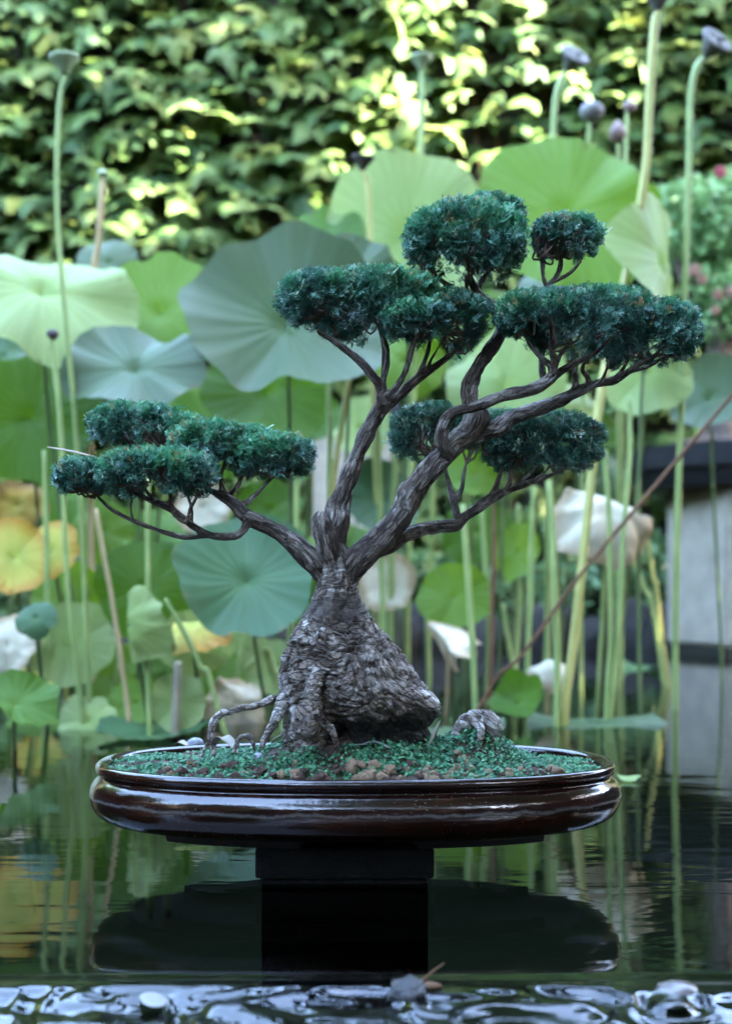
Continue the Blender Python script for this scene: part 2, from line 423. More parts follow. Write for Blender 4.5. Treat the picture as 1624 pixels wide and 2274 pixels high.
M['pod_green'] = speckle_mat('green_pod', [(0.3, (0.156, 0.211, 0.101)), (0.7, (0.296, 0.328, 0.195))], 25, 0.6, 0.3, 0.004)
M['pod_grey'] = speckle_mat('grey_pod', [(0.3, (0.0709, 0.0653, 0.0594)), (0.7, (0.128, 0.115, 0.101))], 25, 0.7, 0.4, 0.004)
M['pod_mauve'] = speckle_mat('mauve_pod', [(0.35, (0.135, 0.15, 0.1)), (0.6, (0.18, 0.14, 0.17))], 14, 0.7, 0.3, 0.004)
M['pod_pink'] = speckle_mat('pink_bud', [(0.3, (0.15, 0.085, 0.075)), (0.7, (0.21, 0.14, 0.125))], 14, 0.6, 0.3, 0.004)
M['pod_brown'] = speckle_mat('brown_pod', [(0.3, (0.035, 0.0275, 0.0225)), (0.7, (0.085, 0.07, 0.0575))], 25, 0.8, 0.5, 0.004)
M['straw'] = speckle_mat('straw', [(0.3, (0.156, 0.12, 0.072)), (0.7, (0.27, 0.228, 0.156))], 60, 0.7, 0.3, 0.001)
M['dry_leaf'] = speckle_mat('dry_leaf', [(0.3, (0.108, 0.09, 0.0612)), (0.7, (0.18, 0.158, 0.119))], 40, 0.7, 0.3, 0.001)
M['white_petal'] = speckle_mat('white_petal', [(0.3, (0.152, 0.147, 0.135)), (0.7, (0.183, 0.179, 0.167))], 30, 0.5, 0.2, 0.001)
M['pink_pebble'] = speckle_mat('pink_pebble', [(0.3, (0.0491, 0.0321, 0.0246)), (0.55, (0.0945, 0.0792, 0.0738)), (0.8, (0.11, 0.1, 0.0981))], 16, 0.25, 0.3, 0.002, spec=0.5)
M['grey_pebble'] = speckle_mat('grey_pebble', [(0.3, (0.06, 0.065, 0.09)), (0.5, (0.18, 0.19, 0.23)), (0.7, (0.45, 0.45, 0.46))], 70, 0.6, 0.4, 0.002)
M['pumice'] = speckle_mat('wet_pumice', [(0.3, (0.015, 0.0154, 0.0168)), (0.7, (0.05, 0.0504, 0.0525))], 120, 0.12, 1.0, 0.004, spec=0.8)
M['red_petal'] = leaf_mat('red_petal', [(0.252, 0.0126, 0.0294), (0.294, 0.0252, 0.042)], 0.3)
M['salmon_petal'] = leaf_mat('salmon_petal', [(0.198, 0.0864, 0.054), (0.223, 0.115, 0.0792)], 0.3)
M['ivy'] = leaf_mat('ivy_leaf', [(0.0262, 0.0584, 0.017), (0.0394, 0.0753, 0.0158), (0.0548, 0.0942, 0.0184), (0.0722, 0.109, 0.0315), (0.0931, 0.113, 0.0184)], 0.28, 0.6, 0.2)
M['shrub'] = leaf_mat('shrub_leaf', [(0.0672, 0.158, 0.042), (0.112, 0.22, 0.0672), (0.19, 0.304, 0.118)], 0.25, 0.5, 0.35)
M['tree_leaf'] = leaf_mat('tree_leaf', [(0.04, 0.09, 0.03), (0.06, 0.12, 0.04), (0.08, 0.15, 0.05)], 0.1, 0.5, 0.3)

def lotus_mat(name, centre, edge, vein, trans=0.32, rough=0.55, edge_tint=None, spec=0.14):
    """peltate leaf: uv = (angle, radius); pale veins radiating from the hub"""
    m, nt, N, L, b, out = new_mat(name)
    uvn = N.new('ShaderNodeUVMap'); uvn.uv_map = 'UVMap'
    tc = N.new('ShaderNodeTexCoord')
    sp = N.new('ShaderNodeSeparateXYZ'); L.new(uvn.outputs[0], sp.inputs[0])
    n = noise_node(N, L, tc.outputs['Object'], 6, 5, 0.6)
    w = N.new('ShaderNodeMath'); w.operation = 'MULTIPLY'; w.inputs[1].default_value = 22 * 2 * math.pi; L.new(sp.outputs[0], w.inputs[0])
    nn = N.new('ShaderNodeMath'); nn.operation = 'MULTIPLY_ADD'; nn.inputs[1].default_value = 2.0; L.new(n.outputs[0], nn.inputs[0]); L.new(w.outputs[0], nn.inputs[2])
    c = N.new('ShaderNodeMath'); c.operation = 'COSINE'; L.new(nn.outputs[0], c.inputs[0])
    w2 = N.new('ShaderNodeMath'); w2.operation = 'MULTIPLY'; w2.inputs[1].default_value = 44 * 2 * math.pi; L.new(sp.outputs[0], w2.inputs[0])
    c2 = N.new('ShaderNodeMath'); c2.operation = 'COSINE'; L.new(w2.outputs[0], c2.inputs[0])
    go = N.new('ShaderNodeMapRange'); go.inputs[1].default_value = 0.45; go.inputs[2].default_value = 0.75; L.new(sp.outputs[1], go.inputs[0])
    cm = N.new('ShaderNodeMix'); L.new(go.outputs[0], cm.inputs[0]); L.new(c.outputs[0], cm.inputs[2]); L.new(c2.outputs[0], cm.inputs[3])
    mr = N.new('ShaderNodeMapRange'); mr.inputs[1].default_value = 0.75; mr.inputs[2].default_value = 1.0; L.new(cm.outputs[0], mr.inputs[0])
    ad = N.new('ShaderNodeMath'); ad.operation = 'MULTIPLY_ADD'; ad.inputs[1].default_value = 0.9; ad.inputs[2].default_value = -0.45; L.new(n.outputs[0], ad.inputs[0])
    a2 = N.new('ShaderNodeMath'); a2.operation = 'ADD'; L.new(ad.outputs[0], a2.inputs[0]); L.new(sp.outputs[1], a2.inputs[1])
    stops = [(0.1, centre), (0.8, edge)]
    if edge_tint: stops = [(0.05, centre), (0.62, edge), (0.95, edge_tint)]
    r = ramp(N, stops); L.new(a2.outputs[0], r.inputs[0])
    mc = N.new('ShaderNodeMix'); mc.data_type = 'RGBA'
    mf = N.new('ShaderNodeMath'); mf.operation = 'MULTIPLY'; mf.inputs[1].default_value = 0.28; L.new(mr.outputs[0], mf.inputs[0])
    L.new(mf.outputs[0], mc.inputs[0]); L.new(r.outputs[0], mc.inputs[6]); mc.inputs[7].default_value = (*vein, 1)
    nz = noise_node(N, L, tc.outputs['Object'], 22, 5, 0.7)
    bz = N.new('ShaderNodeMath'); bz.operation = 'MULTIPLY_ADD'; bz.inputs[1].default_value = 0.55; L.new(sp.outputs[1], bz.inputs[0]); L.new(nz.outputs[0], bz.inputs[2])
    bk = N.new('ShaderNodeMapRange'); bk.inputs[1].default_value = 1.10; bk.inputs[2].default_value = 1.22; L.new(bz.outputs[0], bk.inputs[0])
    mb = N.new('ShaderNodeMix'); mb.data_type = 'RGBA'; L.new(bk.outputs[0], mb.inputs[0]); L.new(mc.outputs[2], mb.inputs[6]); mb.inputs[7].default_value = (0.10, 0.075, 0.025, 1)
    mc = mb
    L.new(mc.outputs[2], b.inputs['Base Color'])
    b.inputs['Roughness'].default_value = rough; b.inputs['Specular IOR Level'].default_value = spec
    t = N.new('ShaderNodeBsdfTranslucent')
    hs = N.new('ShaderNodeHueSaturation'); hs.inputs['Value'].default_value = 1.3; hs.inputs['Saturation'].default_value = 1.15; hs.inputs['Hue'].default_value = 0.49
    L.new(mc.outputs[2], hs.inputs['Color']); L.new(hs.outputs[0], t.inputs[0])
    mx = N.new('ShaderNodeMixShader'); mx.inputs[0].default_value = trans
    L.new(b.outputs[0], mx.inputs[1]); L.new(t.outputs[0], mx.inputs[2]); L.new(mx.outputs[0], out.inputs[0])
    bump(N, L, c.outputs[0], b, 0.25, 0.003)
    return m
M['lg'] = lotus_mat('lotus_light_green', (0.119, 0.204, 0.0334), (0.104, 0.186, 0.026), (0.181, 0.26, 0.0741), 0.4)
M['mg'] = lotus_mat('lotus_mid_green', (0.0696, 0.138, 0.0192), (0.0557, 0.12, 0.0134), (0.111, 0.174, 0.0384), 0.4)
M['bgrey'] = lotus_mat('lotus_blue_grey', (0.0505, 0.0882, 0.0323), (0.059, 0.0882, 0.0418), (0.087, 0.116, 0.057), 0.2, 0.5, None, 0.16)
M['pale'] = lotus_mat('lotus_pale', (0.184, 0.26, 0.075), (0.21, 0.271, 0.0995), (0.315, 0.378, 0.157), 0.35, 0.55, None, 0.12)
M['teal'] = lotus_mat('lotus_dark_teal', (0.042, 0.0896, 0.0312), (0.033, 0.0756, 0.0288), (0.063, 0.109, 0.0456), 0.15, 0.5, None, 0.15)
M['yellow'] = lotus_mat('lotus_yellowing', (0.327, 0.359, 0.0726), (0.458, 0.396, 0.0871), (0.491, 0.443, 0.145), 0.3, 0.6, (0.436, 0.244, 0.0581))
M['beige'] = lotus_mat('lotus_withered', (0.456, 0.421, 0.298), (0.525, 0.481, 0.358), (0.369, 0.304, 0.194), 0.25, 0.7, (0.332, 0.252, 0.149))
M['rust'] = lotus_mat('lotus_rusty', (0.198, 0.168, 0.024), (0.234, 0.151, 0.024), (0.27, 0.21, 0.048), 0.3, 0.7, (0.135, 0.0756, 0.018))

def water_mat():
    m, nt, N, L, b, out = new_mat('water')
    N.remove(b)
    fr = N.new('ShaderNodeFresnel'); fr.inputs['IOR'].default_value = 1.42
    tr = N.new('ShaderNodeBsdfTransparent'); tr.inputs[0].default_value = (0.42, 0.50, 0.36, 1)
    gl = N.new('ShaderNodeBsdfGlossy'); gl.inputs['Roughness'].default_value = 0.0; gl.inputs['Color'].default_value = (1, 1, 1, 1)
    tc = N.new('ShaderNodeTexCoord')
    n = noise_node(N, L, mapped(N, L, tc.outputs['Object'], (1.6, 5.5, 1)), 2.2, 2, 0.5, 0.8)
    n2 = noise_node(N, L, mapped(N, L, tc.outputs['Object'], (4, 16, 1)), 2.0, 2, 0.5, 0.5)
    ad = N.new('ShaderNodeMath'); ad.operation = 'MULTIPLY_ADD'; ad.inputs[1].default_value = 0.22
    L.new(n2.outputs[0], ad.inputs[0]); L.new(n.outputs[0], ad.inputs[2])
    bm = N.new('ShaderNodeBump'); bm.inputs['Strength'].default_value = 0.13; bm.inputs['Distance'].default_value = 0.006
    L.new(ad.outputs[0], bm.inputs['Height'])
    L.new(bm.outputs[0], fr.inputs['Normal']); L.new(bm.outputs[0], gl.inputs['Normal'])
    mx = N.new('ShaderNodeMixShader')
    L.new(fr.outputs[0], mx.inputs[0]); L.new(tr.outputs[0], mx.inputs[1]); L.new(gl.outputs[0], mx.inputs[2])
    L.new(mx.outputs[0], out.inputs[0])
    return m
M['water'] = water_mat()

# ------------------------------------------------------------------ the setting: ground, pond, ledge
WALL_Y = 7.3
PX0, PX1, PY0, PY1 = -5.0, 4.2, 0.3, 6.75
def ground():
    xs = np.unique(np.concatenate([np.linspace(-120, -8, 12), np.linspace(-8, 8, 90), np.linspace(8, 120, 12)]))
    ys = np.unique(np.concatenate([np.linspace(-120, -3, 12), np.linspace(-3, 10, 80), np.linspace(10, 160, 14)]))
    X, Y = np.meshgrid(xs, ys, indexing='ij')
    inside = sstep(PX0 - .05, PX0 + .25, X) * (1 - sstep(PX1 - .25, PX1 + .05, X)) * sstep(PY0 - .05, PY0 + .2, Y) * (1 - sstep(PY1 - .25, PY1 + .05, Y))
    Z = 0.14 - 0.56 * inside + 0.02 * fbm(np.stack([X * 2, Y * 2, X * 0], -1), 3, 3)
    V = np.stack([X, Y, Z], -1).reshape(-1, 3); ny = len(ys)
    i = (np.arange(len(xs) - 1)[:, None] * ny + np.arange(ny - 1)[None])
    Fq = np.stack([i, i + ny, i + ny + 1, i + 1], -1).reshape(-1, 4)
    tag(mesh_obj('ground', V, Fq, M['ground']), kind='structure')
ground()

LEDGE_Y = 1.062
def water_height(X, Y):
    # the level falls about a centimetre towards the spill ledge
    yy = np.linspace(0, 8, 1601)
    slope = 0.012 * sstep(1.40, 2.0, yy) * (1 - sstep(2.1, 2.6, yy)) - 0.011 * sstep(1.05, 1.12, yy) * (1 - sstep(1.2, 1.32, yy))
    zz = np.cumsum(slope) * (yy[1] - yy[0]); zz += 0.006 - zz[-1]
    Z = np.interp(Y, yy, zz)
    # broken ripples where it runs thinly over the stones
    lw = 0.016 * fbm(np.stack([X * 7, X * 0, X * 0 + 4.0], -1), 3, 19)
    k = 1 - sstep(LEDGE_Y - 0.040 + lw, LEDGE_Y - 0.008 + lw, Y)
    n1 = fbm(np.stack([X * 12 + 2.2 * vnoise(np.stack([X * 15, Y * 22, X * 0], -1), 6), Y * 24, X * 0 + 2.0], -1), 2, 21)
    n2 = fbm(np.stack([X * 55, Y * 100, X * 0 + 5.0], -1), 2, 31)
    n3 = np.sin(Y * 330 + X * 45 + 3 * n1) * sstep(-0.1, 0.5, vnoise(np.stack([X * 9, Y * 14, X * 0], -1), 8))
    lip = np.exp(-((Y - (LEDGE_Y - 0.004)) / 0.011) ** 2) * 0.0022
    Z = Z - 0.115 * np.clip(LEDGE_Y - 0.012 - Y, 0, 0.3) * sstep(0, 0.02, LEDGE_Y - 0.012 - Y)
    return Z + k * (0.0088 * n1 + 0.0006 * n2 + 0.0003 * n3) - lip * 0.8

def water():
    xs = np.unique(np.concatenate([np.linspace(PX0, -0.56, 60), np.linspace(-0.56, 0.56, 620), np.linspace(0.56, PX1, 50)]))
    ys = np.unique(np.concatenate([np.linspace(PY0, 0.84, 20), np.linspace(0.84, 1.10, 210), np.linspace(1.10, 3.0, 120), np.linspace(3.0, PY1, 40)]))
    X, Y = np.meshgrid(xs, ys, indexing='ij')
    Z = water_height(X, Y)
    V = np.stack([X, Y, Z], -1).reshape(-1, 3); ny = len(ys)
    i = (np.arange(len(xs) - 1)[:, None] * ny + np.arange(ny - 1)[None])
    Fq = np.stack([i, i + ny, i + ny + 1, i + 1], -1).reshape(-1, 4)
    tag(mesh_obj('pond_water', V, Fq, M['water']), kind='structure')
water()

def ledge():
    xs = np.linspace(-1.2, 1.2, 240); ys = np.linspace(0.32, LEDGE_Y + 0.012, 90)
    X, Y = np.meshgrid(xs, ys, indexing='ij')
    z0 = water_height(X[:, :1] * 0, np.full_like(X[:, :1], 1.2))
    Z = z0 - 0.115 * np.clip(LEDGE_Y - 0.012 - Y, 0, 0.3) - 0.016 + 0.008 * fbm(np.stack([X * 9, Y * 9, X * 0], -1), 4, 11)
    edge = sstep(LEDGE_Y - 0.03, LEDGE_Y + 0.012, Y + 0.012 * vnoise(np.stack([X * 7, X * 0, X * 0], -1), 4))
    Z = Z - 0.22 * edge ** 2
    V = np.stack([X, Y, Z], -1).reshape(-1, 3); ny = len(ys)
    i = (np.arange(len(xs) - 1)[:, None] * ny + np.arange(ny - 1)[None])
    Fq = np.stack([i, i + ny, i + ny + 1, i + 1], -1).reshape(-1, 4)
    tag(mesh_obj('pond_ledge', V, Fq, M['ledge']), kind='structure')
ledge()

# ------------------------------------------------------------------ generic solids
def box(name, x0, x1, y0, y1, z0, z1, mat, parent=None, bev=0.004, seg=2):
    import bmesh
    bm = bmesh.new()
    bmesh.ops.create_cube(bm, size=1)
    for v in bm.verts:
        v.co = Vector(((x0 + x1) / 2 + v.co.x * (x1 - x0), (y0 + y1) / 2 + v.co.y * (y1 - y0), (z0 + z1) / 2 + v.co.z * (z1 - z0)))
    bmesh.ops.bevel(bm, geom=list(bm.edges), offset=bev, segments=seg, affect='EDGES', profile=0.6)
    me = bpy.data.meshes.new(name); bm.to_mesh(me); bm.free()
    me.materials.append(mat)
    o = bpy.data.objects.new(name, me); COL.objects.link(o)
    if parent: o.parent = parent
    return o

def ico(sub=2):
    import bmesh
    bm = bmesh.new(); bmesh.ops.create_icosphere(bm, subdivisions=sub, radius=1)
    V = np.array([v.co[:] for v in bm.verts]); Fc = np.array([[v.index for v in f.verts] for f in bm.faces]); bm.free()
    return V, Fc
ICO1, ICO2, ICO3 = ico(1), ico(2), ico(3)

def lump(base, loc, size, amp=0.25, freq=1.6, seed=0, rotz=0.0, tilt=0.0):
    V, Fc = base
    d = 1 + amp * fbm(V * freq + seed * 7.7, 3, seed)
    W = V * d[:, None] * np.asarray(size)
    c, s = math.cos(rotz), math.sin(rotz); W = W @ np.array([[c, s, 0], [-s, c, 0], [0, 0, 1]])
    c, s = math.cos(tilt), math.sin(tilt); W = W @ np.array([[c, 0, -s], [0, 1, 0], [s, 0, c]])
    return W + np.asarray(loc), Fc

# ------------------------------------------------------------------ stone pedestal and glazed pot
PX = (789 - U0) * D / F           # pot centre
def pedestal():
    t = thing('stone_pedestal', 'dark square stone pedestal standing in the water under the glazed bonsai pot', 'pedestal')
    c = (765 - U0) * 1.41 / F
    box('cap', c - 0.111, c + 0.111, D - 0.105, D + 0.105, 0.006, 0.0448, M['pedestal'], t, 0.004)
    box('column', c - 0.104, c + 0.104, D - 0.098, D + 0.098, -0.46, 0.0055, M['pedestal'], t, 0.006)
    set_base(t, (c, D, -0.42))
pedestal()

POT_PROFILE = [  # half width in frame units at pot distance, height
    (0, 0.112), (300, 0.112), (538, 0.118), (543, 0.1340), (548, 0.1376), (556, 0.1392), (563, 0.1388), (568, 0.1362), (569.5, 0.132), (567, 0.1275), (562, 0.1248),
    (560, 0.1225), (562, 0.1205), (570, 0.1165), (577, 0.1110), (580.5, 0.1050), (581.5, 0.0985), (580.5, 0.0910), (577, 0.0835), (570, 0.0760), (559, 0.0695),
    (543, 0.0640), (520, 0.0600), (490, 0.0572), (455, 0.0556), (440, 0.0550), (300, 0.0545), (0, 0.0545)]
INSET = 569.5 * 0.0006 - 0.172
def oval(hw, a, n=2.35):
    hy = np.maximum(hw - INSET, hw * 0.25)
    c, s = np.cos(a), np.sin(a)
    return np.sign(c) * np.abs(c) ** (2 / n) * hw, np.sign(s) * np.abs(s) ** (2 / n) * hy

def pot():
    t = thing('bonsai_pot', 'shallow oval dark brown glazed pot with rounded rim on the stone pedestal', 'pot')
    na = 180
    prof = np.array([(a * 0.0006, z) for a, z in POT_PROFILE])
    # smooth the outer wall
    fine = spline(np.column_stack([prof[2:-3], np.zeros(len(prof) - 5)]), 3)[:, :2]
    prof = np.vstack([prof[:2], fine, prof[-3:]])
    a = np.linspace(0, 2 * np.pi, na, endpoint=False)
    V = []
    for hw, z in prof:
        x, y = oval(max(hw, 0.0005), a)
        V.append(np.stack([x + PX, y + D, np.full(na, z)], -1))
    V = np.vstack(V)
    j = np.arange(na); k = (j + 1) % na; fs = []; fm = []
    for i in range(len(prof) - 1):
        fs.append(np.stack([i * na + j, (i + 1) * na + j, (i + 1) * na + k, i * na + k], -1))
        under = 1 if (prof[i + 1, 1] < 0.0580 and i > 4) else 0
        fm += [under] * na
    fs = np.vstack(fs)
    mesh_obj('bowl', V, fs, [M['glaze'], M['clay']], t, True, None, None, fm)
    # four low curved feet, two seen in front
    for a0, a1 in ((215, 259), (283, 325), (35, 77), (101, 145)):
        aa = np.radians(np.linspace(a0, a1, 26)); W = []
        for hw, z in ((0.286, 0.0562), (0.283, 0.0452), (0.240, 0.0452), (0.240, 0.0562)):
            x, y = oval(hw, aa); W.append(np.stack([x + PX, y + D, np.full(26, z)], -1))
        W = np.vstack(W); q = []
        for r in range(4):
            for i in range(25):
                q.append((r * 26 + i, r * 26 + i + 1, ((r + 1) % 4) * 26 + i + 1, ((r + 1) % 4) * 26 + i))
        q.append((0, 26, 52, 78)); q.append((25, 103, 77, 51))
        mesh_obj('foot', W, q, M['clay'], t, False)
    set_base(t, (PX, D, 0.045))
pot()

TX = (800 - U0) * D / F
def soil_z(x, y):
    x = np.asarray(x, float); y = np.asarray(y, float)
    z = 0.1285 + 0.050 * np.exp(-((x - TX) / 0.135) ** 2 - ((y - D) / 0.092) ** 2)
    z = z + 0.036 * np.exp(-((x - 0.155) / 0.045) ** 2 - ((y - (D - 0.01)) / 0.045) ** 2)
    z = z + 0.004 * np.exp(-((x + 0.2) / 0.12) ** 2 - ((y - D) / 0.09) ** 2)
    return z + 0.0035 * fbm(np.stack([x * 28, y * 28, x * 0], -1), 3, 44)

def in_pot(x, y, hw=0.323):
    hy = hw - INSET
    return np.abs((x - PX) / hw) ** 2.35 + np.abs((y - D) / hy) ** 2.35 < 1

def soil():
    na, nr = 150, 46
    a = np.linspace(0, 2 * np.pi, na, endpoint=False)
    V = []
    for r in np.linspace(0.002, 1.0, nr):
        x, y = oval(0.3255, a); x = x * r + PX; y = y * r + D
        z = soil_z(x, y) + 0.0018 * fbm(np.stack([x * 120, y * 120, x * 0], -1), 3, 9)
        V.append(np.stack([x, y, z], -1))
    V = np.vstack(V); j = np.arange(na); k = (j + 1) % na
    fs = np.vstack([np.stack([i * na + j, i * na + k, (i + 1) * na + k, (i + 1) * na + j], -1) for i in range(nr - 1)])
    tag(mesh_obj('potting_soil', V, fs, M['soil']), 'brown crumbly soil mounded around the bonsai roots inside the oval pot', 'soil', None, 'structure')
soil()

# ------------------------------------------------------------------ the bonsai
def B(u, v, dy=0.0):
    return P(u, v, D + dy)

tree = thing('bonsai_tree', 'old cypress bonsai with thick gnarled trunk and clipped blue-green foliage pads', 'bonsai')

def trunk_form():
    """the flared trunk as a closed body (coarse form only)"""
    rows = np.array([(1690, 612, 950), (1655, 614, 956), (1630, 614, 962), (1600, 613, 970), (1570, 613, 966), (1540, 615, 955), (1500, 619, 930), (1460, 630, 898), (1420, 645, 866),
            (1380, 663, 836), (1340, 684, 811), (1300, 697, 800), (1265, 700, 798), (1230, 697, 790), (1205, 697, 774), (1180, 700, 762), (1160, 704, 756)], float)
    v = np.linspace(1690, 1160, 150)
    uL = np.interp(v, rows[::-1, 0], rows[::-1, 1]); uR = np.interp(v, rows[::-1, 0], rows[::-1, 2])
    ker = np.ones(9) / 9
    uL = np.convolve(np.pad(uL, 4, 'edge'), ker, 'valid'); uR = np.convolve(np.pad(uR, 4, 'edge'), ker, 'valid')
    na = 120
    a = np.linspace(0, 2 * np.pi, na, endpoint=False)
    c = (uL + uR) / 2; hw = (uR - uL) / 2 * D / F
    z = H - (v - V0) * D / F; cx = (c - U0) * D / F
    hd = np.minimum(hw * 0.92, 0.045 + hw * 0.36)
    A, Zz = np.meshgrid(a, z)
    X = cx[:, None] + np.cos(A) * hw[:, None]; Y = D + np.sin(A) * hd[:, None]
    p = np.stack([X, Y, Zz], -1)
    low = sstep(1290, 1450, v)[:, None]
    lob = fbm(p * np.array([16, 16, 11]), 3, 71)
    d = 0.0075 * lob * (0.4 + low) - 0.003
    uu = (X / D * F + U0); vv = np.repeat(v[:, None], na, 1); front = np.clip(-np.sin(A), 0, 1)
    hollow = np.exp(-((uu - 740) / 34) ** 2 - ((vv - 1628) / 40) ** 2) * front
    hollow2 = np.exp(-((uu - 850) / 95) ** 2 - ((vv - 1625) / 40) ** 2) * front
    d = d - 0.060 * hollow - 0.030 * hollow2
    shelf = np.exp(-((vv - 1530 - (uu - 850) * 0.28) / 24) ** 2) * sstep(715, 790, uu) * front
    d = d + 0.010 * shelf
    shoulder = np.exp(-((vv - 1490) / 45) ** 2 - ((uu - 665) / 40) ** 2) * front
    d = d + 0.007 * shoulder
    d = d + 0.010 * np.exp(-((uu - 958) / 30) ** 2 - ((vv - 1570) / 30) ** 2) - 0.010 * np.exp(-((uu - 965) / 25) ** 2 - ((vv - 1612) / 14) ** 2)
    nrm = np.stack([np.cos(A), np.sin(A), np.zeros_like(A)], -1)
    p = p + nrm * d[..., None]
    n = len(v)
    i = np.arange(n - 1)[:, None] * na + np.arange(na)[None]; i2 = np.arange(n - 1)[:, None] * na + (np.arange(na)[None] + 1) % na
    Fq = np.stack([i, i2, i2 + na, i + na], -1).reshape(-1, 4).tolist()
    Fq.append(list(range(na))[::-1]); Fq.append(list(range((n - 1) * na, n * na)))
    skel = np.column_stack([cx, np.full(n, D), z, hw * 0.8])
    return p.reshape(-1, 3), Fq, skel

def limb_path(pts, n_per=14):
    """pts: (u, v, dy, radius in frame units) -> samples (x, y, z, r)"""
    return spline(np.array([[*B(u, v, dy), r * D / F] for u, v, dy, r in pts]), n_per)

def limb(pts, sides=14, rough=0.12, seed=0):
    s = limb_path(pts)
    # bark kinks: the path wanders a little and thickens at nodes
    w = fbm(s[:, :3] * 40, 2, seed)
    s = s.copy(); s[:, 3] *= 1 + 0.14 * w
    s[:, :3] += np.stack([fbm(s[:, :3] * 26 + 3, 2, seed + 1), fbm(s[:, :3] * 26 + 9, 2, seed + 2), fbm(s[:, :3] * 26 + 5, 2, seed + 3)], -1) * np.minimum(0.0035, s[:, 3] * 0.35)[:, None]
    return s, tube(s[:, :3], s[:, 3], sides, 1, rough, 60, seed, True, resampled=True)

